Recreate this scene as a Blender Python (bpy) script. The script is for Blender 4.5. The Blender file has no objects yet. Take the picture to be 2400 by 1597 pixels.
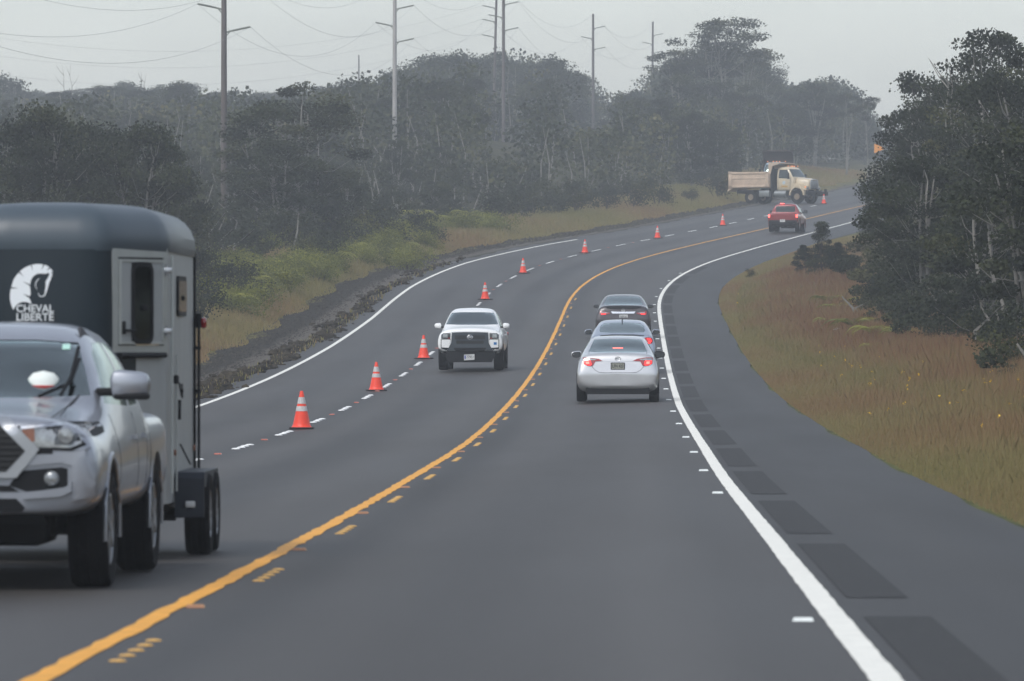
import bpy, bmesh, math, random
import numpy as np
from mathutils import Vector, Matrix, geometry
from mathutils.bvhtree import BVHTree
sc = bpy.context.scene
col = sc.collection
R = math.radians
random.seed(7); rng = np.random.default_rng(7)

# ---------------------------------------------------------------- camera, sky, sun, exposure
FPX = 15400.0            # focal length in pixels of the 2400-pixel-wide photograph
CAMZ = 1.64              # eye height over the road
HAZE = 0.0006            # mist density per metre
cd = bpy.data.cameras.new("camera"); cam = bpy.data.objects.new("camera", cd); col.objects.link(cam)
cam.location = (0, 0, CAMZ); cam.rotation_euler = (R(90), 0, 0)
cd.sensor_width = 36; cd.lens = FPX / 2400 * 36; cd.clip_start = 0.5; cd.clip_end = 9000
cd.dof.use_dof = True; cd.dof.focus_distance = 190; cd.dof.aperture_fstop = 8.5
sc.camera = cam

SUN_EL, SUN_AZ = R(52), R(215)     # high, behind the viewer's left shoulder, behind cloud
w = bpy.data.worlds.new("World"); sc.world = w; w.use_nodes = True
nt = w.node_tree; nt.nodes.clear()
out = nt.nodes.new("ShaderNodeOutputWorld"); bg = nt.nodes.new("ShaderNodeBackground")
sky = nt.nodes.new("ShaderNodeTexSky"); sky.sky_type = 'NISHITA'; sky.sun_disc = False
sky.sun_elevation = SUN_EL; sky.sun_rotation = SUN_AZ; sky.air_density = 1.3; sky.dust_density = 4.0; sky.ozone_density = 1.0; sky.altitude = 1200
hsv = nt.nodes.new("ShaderNodeHueSaturation"); hsv.inputs['Saturation'].default_value = 0.50
tc = nt.nodes.new("ShaderNodeTexCoord")
mp = nt.nodes.new("ShaderNodeMapping"); mp.inputs['Scale'].default_value = (5.0, 5.0, 16.0); mp.inputs['Location'].default_value = (3.1, 0.4, 1.3)
nz = nt.nodes.new("ShaderNodeTexNoise"); nz.inputs['Scale'].default_value = 1.0; nz.inputs['Detail'].default_value = 4; nz.inputs['Roughness'].default_value = .5
mr = nt.nodes.new("ShaderNodeMapRange"); mr.inputs[1].default_value = .3; mr.inputs[2].default_value = .7; mr.inputs[3].default_value = .62; mr.inputs[4].default_value = 1.02
mx = nt.nodes.new("ShaderNodeMix"); mx.data_type = 'RGBA'; mx.blend_type = 'MULTIPLY'; mx.inputs[0].default_value = 1
nt.links.new(tc.outputs['Generated'], mp.inputs[0]); nt.links.new(mp.outputs[0], nz.inputs['Vector']); nt.links.new(nz.outputs[0], mr.inputs[0])
nt.links.new(sky.outputs[0], hsv.inputs['Color']); nt.links.new(hsv.outputs[0], mx.inputs[6]); nt.links.new(mr.outputs[0], mx.inputs[7])
nt.links.new(mx.outputs[2], bg.inputs[0]); nt.links.new(bg.outputs[0], out.inputs[0]); bg.inputs[1].default_value = 0.15
ld = bpy.data.lights.new("sun", 'SUN'); ld.energy = 1.0; ld.angle = R(25); ld.color = (1.0, .97, .93)
lo = bpy.data.objects.new("sun", ld); col.objects.link(lo)
lo.rotation_euler = (R(90) - SUN_EL, 0, R(180) - SUN_AZ)
sc.view_settings.view_transform = 'Standard'; sc.view_settings.look = 'None'; sc.view_settings.gamma = 1; sc.view_settings.use_curve_mapping = False
sc.view_settings.exposure = 0.73
sc.cycles.use_denoising = True
sc.cycles.max_bounces = 6; sc.cycles.diffuse_bounces = 2; sc.cycles.glossy_bounces = 3; sc.cycles.transparent_max_bounces = 8; sc.cycles.volume_bounces = 0
sc.cycles.caustics_reflective = False; sc.cycles.caustics_refractive = False

# ---------------------------------------------------------------- helpers
def lin(c):
    return tuple(((v/255)/12.92 if v/255 <= .04045 else ((v/255+.055)/1.055)**2.4) for v in c)
MATS = {}
def mat(name, color=(.5, .5, .5), rough=.5, metal=0.0, noise=0.0, nscale=8.0, emit=None, estr=0.0, bump=0.0, bscale=60.0, coat=0.0, spec=.5, stretch=None):
    if name in MATS: return MATS[name]
    m = bpy.data.materials.new(name); m.use_nodes = True; t = m.node_tree
    b = t.nodes['Principled BSDF']
    b.inputs['Base Color'].default_value = (*color, 1); b.inputs['Roughness'].default_value = rough; b.inputs['Metallic'].default_value = metal
    b.inputs['Specular IOR Level'].default_value = spec
    if coat: b.inputs['Coat Weight'].default_value = coat; b.inputs['Coat Roughness'].default_value = .08
    if emit: b.inputs['Emission Color'].default_value = (*emit, 1); b.inputs['Emission Strength'].default_value = estr
    if noise or bump:
        tc = t.nodes.new("ShaderNodeTexCoord"); mp = t.nodes.new("ShaderNodeMapping"); t.links.new(tc.outputs['Object'], mp.inputs[0])
        if stretch: mp.inputs['Scale'].default_value = stretch
    if noise:
        n = t.nodes.new("ShaderNodeTexNoise"); n.inputs['Scale'].default_value = nscale; n.inputs['Detail'].default_value = 5; n.inputs['Roughness'].default_value = .6
        t.links.new(mp.outputs[0], n.inputs['Vector'])
        r = t.nodes.new("ShaderNodeMapRange"); r.inputs[1].default_value = .3; r.inputs[2].default_value = .7
        r.inputs[3].default_value = 1-noise; r.inputs[4].default_value = 1+noise
        t.links.new(n.outputs[0], r.inputs[0])
        x = t.nodes.new("ShaderNodeMix"); x.data_type = 'RGBA'; x.blend_type = 'MULTIPLY'; x.inputs[0].default_value = 1
        x.inputs[6].default_value = (*color, 1); t.links.new(r.outputs[0], x.inputs[7]); t.links.new(x.outputs[2], b.inputs['Base Color'])
    if bump:
        n = t.nodes.new("ShaderNodeTexNoise"); n.inputs['Scale'].default_value = bscale; n.inputs['Detail'].default_value = 3
        t.links.new(mp.outputs[0], n.inputs['Vector'])
        bm_ = t.nodes.new("ShaderNodeBump"); bm_.inputs['Strength'].default_value = bump; bm_.inputs['Distance'].default_value = .02
        t.links.new(n.outputs[0], bm_.inputs['Height']); t.links.new(bm_.outputs[0], b.inputs['Normal'])
    MATS[name] = m; return m
def glass(name, tint=(.35, .45, .43), rough=.03, ior=1.5, gain=1.5, add=.05):
    if name in MATS: return MATS[name]
    m = bpy.data.materials.new(name); m.use_nodes = True; t = m.node_tree; t.nodes.clear()
    o = t.nodes.new("ShaderNodeOutputMaterial"); tr = t.nodes.new("ShaderNodeBsdfTransparent"); tr.inputs[0].default_value = (*tint, 1)
    gl = t.nodes.new("ShaderNodeBsdfGlossy"); gl.inputs['Roughness'].default_value = rough; gl.inputs[0].default_value = (.9, 1.0, .98, 1)
    fr = t.nodes.new("ShaderNodeFresnel"); fr.inputs[0].default_value = ior
    mul = t.nodes.new("ShaderNodeMath"); mul.operation = 'MULTIPLY_ADD'; mul.inputs[1].default_value = gain; mul.inputs[2].default_value = add; mul.use_clamp = True
    t.links.new(fr.outputs[0], mul.inputs[0])
    ms = t.nodes.new("ShaderNodeMixShader"); t.links.new(mul.outputs[0], ms.inputs[0]); t.links.new(tr.outputs[0], ms.inputs[1]); t.links.new(gl.outputs[0], ms.inputs[2])
    t.links.new(ms.outputs[0], o.inputs[0]); MATS[name] = m; return m

def tag(o, label=None, cat=None, group=None, kind=None):
    if label: o['label'] = label
    if cat: o['category'] = cat
    if group: o['group'] = group
    if kind: o['kind'] = kind
    return o
def empty(name, loc=(0, 0, 0), rz=0.0, rx=0.0, **k):
    o = bpy.data.objects.new(name, None); col.objects.link(o); o.location = loc; o.rotation_euler = (rx, 0, rz); o.empty_display_size = .2
    tag(o, **k); return o
def link_mesh(name, me, m, parent=None, smooth=True):
    o = bpy.data.objects.new(name, me); col.objects.link(o)
    if parent: o.parent = parent
    if m is not None:
        for x in (m if isinstance(m, (list, tuple)) else [m]): me.materials.append(x)
    if smooth:
        me.polygons.foreach_set('use_smooth', [True]*len(me.polygons))
        try: me.set_sharp_from_angle(angle=R(38))
        except Exception: pass
    me.update()
    return o
class MB:
    def __init__(s): s.v = []; s.f = []
    def add(s, vs, fs, M=None):
        n = len(s.v); s.v += [tuple(M @ Vector(p)) if M else tuple(p) for p in vs]; s.f += [tuple(n+i for i in f) for f in fs]; return s
    def box(s, c, d, M=None, b=0.0):
        x, y, z = c; a, e, h = d[0]/2, d[1]/2, d[2]/2
        if b <= 0:
            vs = [(x+i*a, y+j*e, z+k*h) for k in (-1, 1) for j in (-1, 1) for i in (-1, 1)]
            return s.add(vs, [(0, 2, 3, 1), (4, 5, 7, 6), (0, 1, 5, 4), (2, 6, 7, 3), (0, 4, 6, 2), (1, 3, 7, 5)], M)
        bm = bmesh.new(); bmesh.ops.create_cube(bm, size=1)
        bmesh.ops.scale(bm, vec=d, verts=bm.verts); bmesh.ops.bevel(bm, geom=bm.edges[:], offset=min(b, a*.9, e*.9, h*.9), segments=2, affect='EDGES', profile=.5)
        bmesh.ops.translate(bm, vec=c, verts=bm.verts)
        bm.verts.index_update(); s.add([v.co[:] for v in bm.verts], [[v.index for v in f.verts] for f in bm.faces], M); bm.free(); return s
    def tube(s, pts, r, n=8, M=None):
        pts = [Vector(p) for p in pts]; rr = r if isinstance(r, (list, tuple)) else [r]*len(pts); vs = []; fs = []
        for i, p in enumerate(pts):
            t = (pts[min(i+1, len(pts)-1)] - pts[max(i-1, 0)]).normalized()
            u = t.cross(Vector((0, 0, 1)) if abs(t.z) < .9 else Vector((1, 0, 0))).normalized(); v = t.cross(u)
            for k in range(n):
                a = 2*math.pi*k/n; vs.append(p + (u*math.cos(a)+v*math.sin(a))*rr[i])
        for i in range(len(pts)-1):
            for k in range(n): fs.append((i*n+k, i*n+(k+1) % n, (i+1)*n+(k+1) % n, (i+1)*n+k))
        fs.append(tuple(range(n))[::-1]); fs.append(tuple((len(pts)-1)*n+k for k in range(n)))
        return s.add(vs, fs, M)
    def lathe(s, prof, n=28, axis='z', c=(0, 0, 0), M=None, caps=False):   # prof: (radius, height)
        vs = []; fs = []; m = len(prof)
        for k in range(n):
            a = 2*math.pi*k/n; ca, sa = math.cos(a), math.sin(a)
            for r, h in prof:
                p = {'z': (r*ca, r*sa, h), 'x': (h, r*ca, r*sa), 'y': (r*ca, h, r*sa)}[axis]
                vs.append((p[0]+c[0], p[1]+c[1], p[2]+c[2]))
        for k in range(n):
            for i in range(m-1):
                fs.append((k*m+i, ((k+1) % n)*m+i, ((k+1) % n)*m+i+1, k*m+i+1))
        if caps:
            fs.append(tuple(k*m for k in range(n))); fs.append(tuple(k*m+m-1 for k in range(n)))
        return s.add(vs, fs, M)
    def hull(s, pts, M=None):
        bm = bmesh.new()
        for p in pts: bm.verts.new(p)
        r = bmesh.ops.convex_hull(bm, input=bm.verts)
        for v in [g for g in r['geom_interior'] if isinstance(g, bmesh.types.BMVert)]: bm.verts.remove(v)
        bmesh.ops.recalc_face_normals(bm, faces=bm.faces); bm.verts.index_update()
        s.add([v.co[:] for v in bm.verts], [[v.index for v in f.verts] for f in bm.faces], M); bm.free(); return s
    def prism(s, poly, axis, a, b, M=None):   # poly in the other two axes, straight extrusion from a to b
        def P(u, v, h): return {'x': (h, u, v), 'y': (u, h, v), 'z': (u, v, h)}[axis]
        n = len(poly); vs = [P(u, v, a) for u, v in poly]+[P(u, v, b) for u, v in poly]
        fs = [tuple(range(n))[::-1], tuple(range(n, 2*n))]+[(i, (i+1) % n, n+(i+1) % n, n+i) for i in range(n)]
        return s.add(vs, fs, M)
    def mesh(s, fix=True):
        me = bpy.data.meshes.new("m"); me.from_pydata(s.v, [], s.f)
        if fix:
            bm = bmesh.new(); bm.from_mesh(me); bmesh.ops.recalc_face_normals(bm, faces=bm.faces); bm.to_mesh(me); bm.free()
        return me
    def build(s, name, m, parent=None, smooth=True, fix=True):
        me = s.mesh(fix); me.name = name; return link_mesh(name, me, m, parent, smooth)
def evaluated(o):
    dg = bpy.context.evaluated_depsgraph_get(); dg.update(); return bpy.data.meshes.new_from_object(o.evaluated_get(dg))
def subsurf(me, lv=2):
    o = bpy.data.objects.new("t", me); col.objects.link(o); md = o.modifiers.new("s", 'SUBSURF'); md.levels = lv; md.render_levels = lv
    r = evaluated(o); bpy.data.objects.remove(o); return r
def cut(me, cutters):
    for c in cutters:
        o = bpy.data.objects.new("t", me); col.objects.link(o); q = bpy.data.objects.new("c", c); col.objects.link(q)
        md = o.modifiers.new("b", 'BOOLEAN'); md.operation = 'DIFFERENCE'; md.solver = 'EXACT'; md.object = q
        r = evaluated(o); bpy.data.objects.remove(o); bpy.data.objects.remove(q)
        if len(r.polygons) > 20: me = r
    return me
def bvh_of(me):
    bm = bmesh.new(); bm.from_mesh(me); b = BVHTree.FromBMesh(bm); bm.free(); return b

def ring_half(s):
    zb, wb, z1, w1, z2, w2, z3, w3, zr, wr, zc = s
    return [(0, zb), (wb*.8, zb), (wb, zb+.03), (w1, z1), (w2, z2), (w3, z3), (wr, zr), (wr*.62, zr+(zc-zr)*.7), (0, zc)]
def loft(secs, lv=2):
    vs = []; fs = []; K = 9; N = 2*K-2
    for s in secs:
        h = ring_half(s[1:]); y = s[0]
        ring = [(x, z) for x, z in h]+[(-x, z) for x, z in h[-2:0:-1]]
        vs += [(x, y, z) for x, z in ring]
    for i in range(len(secs)-1):
        for k in range(N): fs.append((i*N+k, i*N+(k+1) % N, (i+1)*N+(k+1) % N, (i+1)*N+k))
    for i in (0, len(secs)-1):
        b = i*N; fs.append((b, b+1, b+N-1)); fs.append((b+K-2, b+K-1, b+K))
        for k in range(1, K-2): fs.append((b+k, b+k+1, b+N-k-1, b+N-k))
    m = MB(); m.add(vs, fs); me = m.mesh()
    return subsurf(me, lv)
AX = {'front': ((-1, 0, 0), (0, 0, 1), (0, 1, 0)), 'rear': ((1, 0, 0), (0, 0, 1), (0, -1, 0)),
      'left': ((0, -1, 0), (0, 0, 1), (-1, 0, 0)), 'right': ((0, 1, 0), (0, 0, 1), (1, 0, 0)), 'top': ((1, 0, 0), (0, 1, 0), (0, 0, 1))}
def panel(name, parent, bvh, poly, axis, m, off=.004, th=.012, step=.06, deep=None):
    U, V, D = [Vector(a) for a in AX[axis]]
    # resample border
    bp = []
    for i, p in enumerate(poly):
        q = poly[(i+1) % len(poly)]; L = math.hypot(q[0]-p[0], q[1]-p[1]); k = max(1, int(L/step))
        bp += [(p[0]+(q[0]-p[0])*j/k, p[1]+(q[1]-p[1])*j/k) for j in range(k)]
    def inside(x, y):
        r = False; j = len(poly)-1
        for i in range(len(poly)):
            xi, yi = poly[i]; xj, yj = poly[j]
            if (yi > y) != (yj > y) and x < (xj-xi)*(y-yi)/(yj-yi)+xi: r = not r
            j = i
        return r
    us = [p[0] for p in poly]; vs_ = [p[1] for p in poly]; ip = []
    x = min(us)+step*.5
    while x < max(us):
        y = min(vs_)+step*.5
        while y < max(vs_):
            if inside(x, y) and min(math.hypot(x-b[0], y-b[1]) for b in bp) > step*.4: ip.append((x, y))
            y += step
        x += step
    pts = [Vector(p) for p in bp+ip]; n = len(bp)
    v2, e2, f2, *_ = geometry.delaunay_2d_cdt(pts, [(i, (i+1) % n) for i in range(n)], [], 1, 1e-6)
    P = []; hit = []
    for p in v2:
        o = U*p[0]+V*p[1]+D*20; r = bvh.ray_cast(o, -D)
        P.append(r[0]); hit.append(r[0] is not None)
    ds = [q.dot(D) for q in P if q is not None]; dm = sum(ds)/len(ds) if ds else 0
    for i, q in enumerate(P):
        if q is None:
            g = U*v2[i][0]+V*v2[i][1]; r = bvh.find_nearest(g+D*dm); P[i] = g + D*(r[0].dot(D) if r[0] is not None else dm)
    if deep is not None: P = [p-D*p.dot(D)+D*deep for p in P]
    F = [list(f) for f in f2]; N = len(P)
    vv = [p+D*off for p in P]+[p+D*(off-th) for p in P]
    ff = F+[[i+N for i in f[::-1]] for f in F]
    ec = {}
    for f in F:
        for a, b in zip(f, f[1:]+f[:1]): ec[(a, b)] = ec.get((a, b), 0)+1
    for (a, b) in ec:
        if (b, a) not in ec: ff.append([b, a, a+N, b+N])
    mb = MB(); mb.add(vv, ff); return mb.build(name, m, parent)
def ell(cx, cz, rx, rz, n=16, a0=0, a1=360): return [(cx+rx*math.cos(R(a0+(a1-a0)*i/n)), cz+rz*math.sin(R(a0+(a1-a0)*i/n))) for i in range(n if a1-a0 == 360 else n+1)]
def rrect(x0, z0, x1, z1, r=.03, n=4):
    P = []
    for cx, cz, a in ((x1-r, z1-r, 0), (x0+r, z1-r, 90), (x0+r, z0+r, 180), (x1-r, z0+r, 270)):
        P += [(cx+r*math.cos(R(a+90*i/n)), cz+r*math.sin(R(a+90*i/n))) for i in range(n+1)]
    return P
def mir(poly): return [(-u, v) for u, v in poly][::-1]
def text_mesh(name, body, size, m, parent, loc, axis, depth=.003, bold=0.0, width=None):
    c = bpy.data.curves.new(name, 'FONT'); c.body = body; c.size = size; c.align_x = 'CENTER'; c.align_y = 'CENTER'; c.extrude = depth; c.offset = bold
    o = bpy.data.objects.new(name, c); col.objects.link(o); me = evaluated(o); bpy.data.objects.remove(o)
    xs = [v.co.x for v in me.vertices]; sx = 1.0
    if width and xs: sx = width/max(1e-6, max(xs)-min(xs))
    U, V, D = [Vector(a) for a in AX[axis]]
    for v in me.vertices: v.co = U*v.co.x*sx+V*v.co.y+D*v.co.z
    q = link_mesh(name, me, m, parent, False); q.location = loc; return q
def wheel(parent, loc, r, wd, m_t, m_r, side=1, spokes=10, rr=.62, dirty=None, deep=.05):
    e = bpy.data.objects.new("wheel", None); col.objects.link(e); e.parent = parent; e.location = loc
    h = wd/2; t = MB()
    t.lathe([(r*rr, -h*.8), (r*.80, -h), (r*.93, -h), (r*.985, -h*.82), (r, -h*.55), (r, -h*.5), (r*.985, -h*.46), (r, -h*.42), (r, -h*.05), (r*.985, 0), (r, h*.05), (r, h*.42), (r*.985, h*.46), (r, h*.5), (r, h*.55), (r*.985, h*.82), (r*.93, h), (r*.80, h), (r*rr, h*.8)], 40, 'x')
    t.build("tyre", m_t, e)
    q = MB(); s = side
    q.lathe([(r*rr*1.0, -h*.8), (r*rr*.97, 0), (r*rr*.99, s*h*.82), (r*rr*1.03, s*h*.86), (r*rr*.96, s*h*.9), (r*rr*.9, s*(h*.8)), (r*rr*.88, s*(h-deep)), (.001, s*(h-deep-.01))], 32, 'x')
    for k in range(spokes):
        a = 2*math.pi*k/spokes; M = Matrix.Rotation(a, 4, 'X')
        q.box((s*(h-deep*.5), 0, r*rr*.5), (.025, r*rr*.17, r*rr*.82), M)
    q.lathe([(.001, s*(h-.005)), (r*rr*.16, s*(h-.01)), (r*rr*.2, s*(h-deep))], 16, 'x')
    q.build("rim", m_r, e)
    return e

# ---------------------------------------------------------------- the road's line, grade and banking (metres)
KY = np.array([25, 42, 60, 80, 100, 140, 180, 215, 250, 285, 320, 360, 410, 470, 540, 620.])
KX = np.array([-2.355, -2.013, -1.653, -1.286, -0.894, -0.164, 0.577, 1.234, 1.898, 2.794, 4.866, 9.182, 15.996, 23.901, 33.365, 43.266])
KZ = np.array([-1.576, -1.634, -1.68, -1.708, -1.70, -1.459, -0.882, -0.097, 0.904, 2.133, 3.5, 5.049, 7.021, 9.367, 12.093, 15.293])
KE = np.array([0, 0, 0, -.005, -.016, -.022, -.018, -.014, -.001, .027, .037, .034, .012, .003, .002, .002])
def spline(K, V):
    n = len(K); h = np.diff(K); A = np.zeros((n, n)); b = np.zeros(n); A[0, 0] = A[-1, -1] = 1
    for i in range(1, n-1):
        A[i, i-1] = h[i-1]; A[i, i] = 2*(h[i-1]+h[i]); A[i, i+1] = h[i]; b[i] = 3*((V[i+1]-V[i])/h[i]-(V[i]-V[i-1])/h[i-1])
    c = np.linalg.solve(A, b)
    def f(y):
        y = np.asarray(y, float); i = np.clip(np.searchsorted(K, y)-1, 0, n-2); yc = np.clip(y, K[0], K[-1]); t = yc-K[i]
        B = (V[i+1]-V[i])/h[i]-h[i]*(2*c[i]+c[i+1])/3; D = (c[i+1]-c[i])/(3*h[i])
        s0 = (V[1]-V[0])/h[0]-h[0]*c[1]/3; s1 = (V[-1]-V[-2])/h[-1]+h[-1]*c[-2]/3
        return V[i]+B*t+c[i]*t*t+D*t**3+np.where(y < K[0], (y-K[0])*s0, 0)+np.where(y > K[-1], (y-K[-1])*s1, 0)
    return f
fX, fZr = spline(KY, KX), spline(KY, KZ)
def fZ(y):
    y = np.asarray(y, float)
    near = fZr(np.clip(y, 25, 690)) + np.where(y > 690, 8*(1-np.exp(-(y-690)/200)), 0)
    return near + CAMZ
fE = lambda y: np.interp(y, KY, KE)
SY = np.arange(-80, 900, .5); _dx = np.gradient(fX(SY), SY); SS = np.concatenate([[0], np.cumsum(np.sqrt(1+_dx[:-1]**2)*.5)])
Y2S = lambda y: np.interp(y, SY, SS)
S2Y = lambda s: np.interp(s, SS, SY)
def fD(y): return (fX(np.asarray(y)+.5)-fX(np.asarray(y)-.5))
WD, WR, WL = -3.566, 3.726, -7.172
def WRE(y): return np.interp(y, [60, 200, 290, 320, 350, 380, 900], [5.95, 6.05, 6.2, 6.35, 6.4, 6.1, 6.0])
def wscale(y): return 1+.076*np.clip((140-np.asarray(y, float))/115, 0, 1)
def sst(a, b, x): t = np.clip((x-a)/(b-a), 0, 1); return t*t*(3-2*t)
def zprof(y, wv):
    y = np.asarray(y, float); wv = np.asarray(wv, float)
    z = fZ(y)-fE(y)*np.clip(wv, -7.6, 6.4)
    d = np.maximum(wv-WRE(y), 0); z = z+np.interp(d, [0, 1, 4, 8, 15, 30, 60, 200], [0, .06, .5, 1.0, 1.35, 1.6, 2.0, 2.0])
    l = np.maximum(-wv-7.3, 0); z = z+np.interp(l, [0, .5, 3.2, 4.2, 8, 15, 30, 60, 120, 300], [0, -.02, -.02, .12, .35, .6, .9, 1.4, 2.5, 2.5])
    return z
def surf(y, wv, dz=0.0):
    y = np.asarray(y, float); wv = np.asarray(wv, float)*np.ones_like(y); d = fD(y); L = np.sqrt(1+d*d)
    bl = 1-sst(60, 260, np.abs(wv)); ws = wv*wscale(y)
    x = fX(y)+ws/(L*bl+(1-bl)); yy = y-ws*d/L*bl
    z = zprof(y, wv)
    hill = 4.2*np.exp(-((x+4)/22)**2-((yy-530)/70)**2)+3.0*np.exp(-((x-24)/14)**2-((yy-600)/50)**2)
    z = z+hill*sst(12, 40, -wv)
    off = np.maximum(sst(0.5, 5, wv-6.4), sst(4, 9, -wv-7.2))
    z = z+off*(.09*np.sin(x*.7+yy*.13)+.07*np.sin(x*.31-yy*.41+1)+.05*np.sin(x*1.7+yy*.9))
    return np.stack([x, yy, z+dz], -1)
def locate(x, y):
    yi = float(y)
    for _ in range(6):
        d = float(fD(yi)); L = math.sqrt(1+d*d); wv = (x-float(fX(yi)))*L/float(wscale(yi)) if abs(x-float(fX(yi))) < 60 else (x-float(fX(yi)))
        bl = 1-float(sst(60, 260, abs(wv))); yi = y+wv*float(wscale(yi))*d/L*bl
    wv = (x-float(fX(yi)))*(L*bl+(1-bl))/float(wscale(yi))
    return yi, wv
def gz(x, y):
    yi, wv = locate(x, y); return float(surf(np.array([yi]), np.array([wv]))[0, 2])
def heading(y): return math.atan(float(fD(y)))
def ground_hit(px, py, y0=25, y1=880, dz=0.0):
    prev = None
    Y = y0
    while Y < y1:
        x = (px-1200)*Y/FPX; zr = (798.5-py)*Y/FPX+CAMZ; h = zr-dz-gz(x, Y)
        if prev is not None and h <= 0 and prev[1] > 0:
            t = prev[1]/(prev[1]-h); Yq = prev[0]+(Y-prev[0])*t; xq = (px-1200)*Yq/FPX; return xq, Yq, gz(xq, Yq)
        prev = (Y, h); Y += 1.0
    return None
def at(px, Y): x = (px-1200)*Y/FPX; return x, Y, gz(x, Y)
def zpix(py, Y): return (798.5-py)*Y/FPX+CAMZ

def grid_mesh(name, P, m, uv=None, kind='structure', label=None, cat=None, parent=None):
    a, b, _ = P.shape; me = bpy.data.meshes.new(name)
    idx = np.arange(a*b).reshape(a, b); q = np.stack([idx[:-1, :-1], idx[:-1, 1:], idx[1:, 1:], idx[1:, :-1]], -1).reshape(-1, 4)
    me.from_pydata(P.reshape(-1, 3).tolist(), [], q.tolist())
    if uv is not None:
        l = me.uv_layers.new(name="UVMap"); li = np.zeros(len(me.loops), int); me.loops.foreach_get('vertex_index', li)
        l.data.foreach_set('uv', uv.reshape(-1, 2)[li].astype(np.float32).ravel())
    o = link_mesh(name, me, m, parent); me.polygons.foreach_set('use_smooth', [True]*len(me.polygons))
    if kind: o['kind'] = kind
    return tag(o, label, cat)
def strip(name, ys, ws, m, dz, label=None, cat=None, kind='structure'):
    Y = np.asarray(ys, float)[:, None]*np.ones((1, len(ws))); Wv = np.ones((len(ys), 1))*np.asarray(ws, float)[None]
    P = surf(Y, Wv, dz)
    uv = np.stack([Wv, Y2S(Y)], -1)
    return P, uv

# ---------------------------------------------------------------- ground materials
def ground_mat(name, cols, scale=.6, rough=.95, bump=.6):
    m = bpy.data.materials.new(name); m.use_nodes = True; t = m.node_tree; b = t.nodes['Principled BSDF']; b.inputs['Roughness'].default_value = rough; b.inputs['Specular IOR Level'].default_value = .15
    tc = t.nodes.new("ShaderNodeTexCoord"); n = t.nodes.new("ShaderNodeTexNoise"); n.inputs['Scale'].default_value = scale; n.inputs['Detail'].default_value = 8; n.inputs['Roughness'].default_value = .65
    t.links.new(tc.outputs['Object'], n.inputs['Vector'])
    r = t.nodes.new("ShaderNodeValToRGB"); e = r.color_ramp.elements; e[0].position = .32; e[0].color = (*cols[0], 1); e[1].position = .68; e[1].color = (*cols[-1], 1)
    for i, c in enumerate(cols[1:-1]):
        q = e.new(.32+.36*(i+1)/(len(cols)-1)); q.color = (*c, 1)
    t.links.new(n.outputs[0], r.inputs[0]); t.links.new(r.outputs[0], b.inputs['Base Color'])
    n2 = t.nodes.new("ShaderNodeTexNoise"); n2.inputs['Scale'].default_value = 14; n2.inputs['Detail'].default_value = 4; t.links.new(tc.outputs['Object'], n2.inputs['Vector'])
    bp = t.nodes.new("ShaderNodeBump"); bp.inputs['Strength'].default_value = bump; bp.inputs['Distance'].default_value = .06; t.links.new(n2.outputs[0], bp.inputs['Height']); t.links.new(bp.outputs[0], b.inputs['Normal'])
    return m
M_ground = ground_mat("moss_soil", [(.022, .022, .016), (.045, .046, .022), (.075, .065, .03)])
def verge_colours(m):
    t = m.node_tree; b = t.nodes['Principled BSDF']; L = t.links.new; src = b.inputs['Base Color'].links[0].from_socket
    uv = t.nodes.new("ShaderNodeUVMap"); sx = t.nodes.new("ShaderNodeSeparateXYZ"); L(uv.outputs[0], sx.inputs[0]); r = t.nodes.new("ShaderNodeMapRange"); r.inputs[1].default_value = -20; r.inputs[2].default_value = 20; L(sx.outputs[0], r.inputs[0])
    c = t.nodes.new("ShaderNodeValToRGB"); c.color_ramp.interpolation = 'LINEAR'; e = c.color_ramp.elements; P = lambda w_: (w_+20)/40
    e[0].position = 0; e[0].color = (1, 1, 1, 1); e[1].position = 1; e[1].color = (1, 1, 1, 1)
    for w_, k in ((-17, (1, 1, 1)), (-13, (2.2, 1.9, 1.5)), (-10.6, (2.4, 2.2, 1.6)), (6.0, (2.0, 2.2, 1.5)), (7.6, (2.1, 2.0, 1.5)), (8.6, (2.5, 1.6, 1.3)), (12, (2.3, 1.45, 1.2)), (14, (1, 1, 1))): q = e.new(P(w_)); q.color = (*k, 1)
    L(r.outputs[0], c.inputs[0]); x = t.nodes.new("ShaderNodeMix"); x.data_type = 'RGBA'; x.blend_type = 'MULTIPLY'; x.inputs[0].default_value = 1; x.clamp_result = False; L(src, x.inputs[6]); L(c.outputs[0], x.inputs[7]); L(x.outputs[2], b.inputs['Base Color'])
verge_colours(M_ground)
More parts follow.
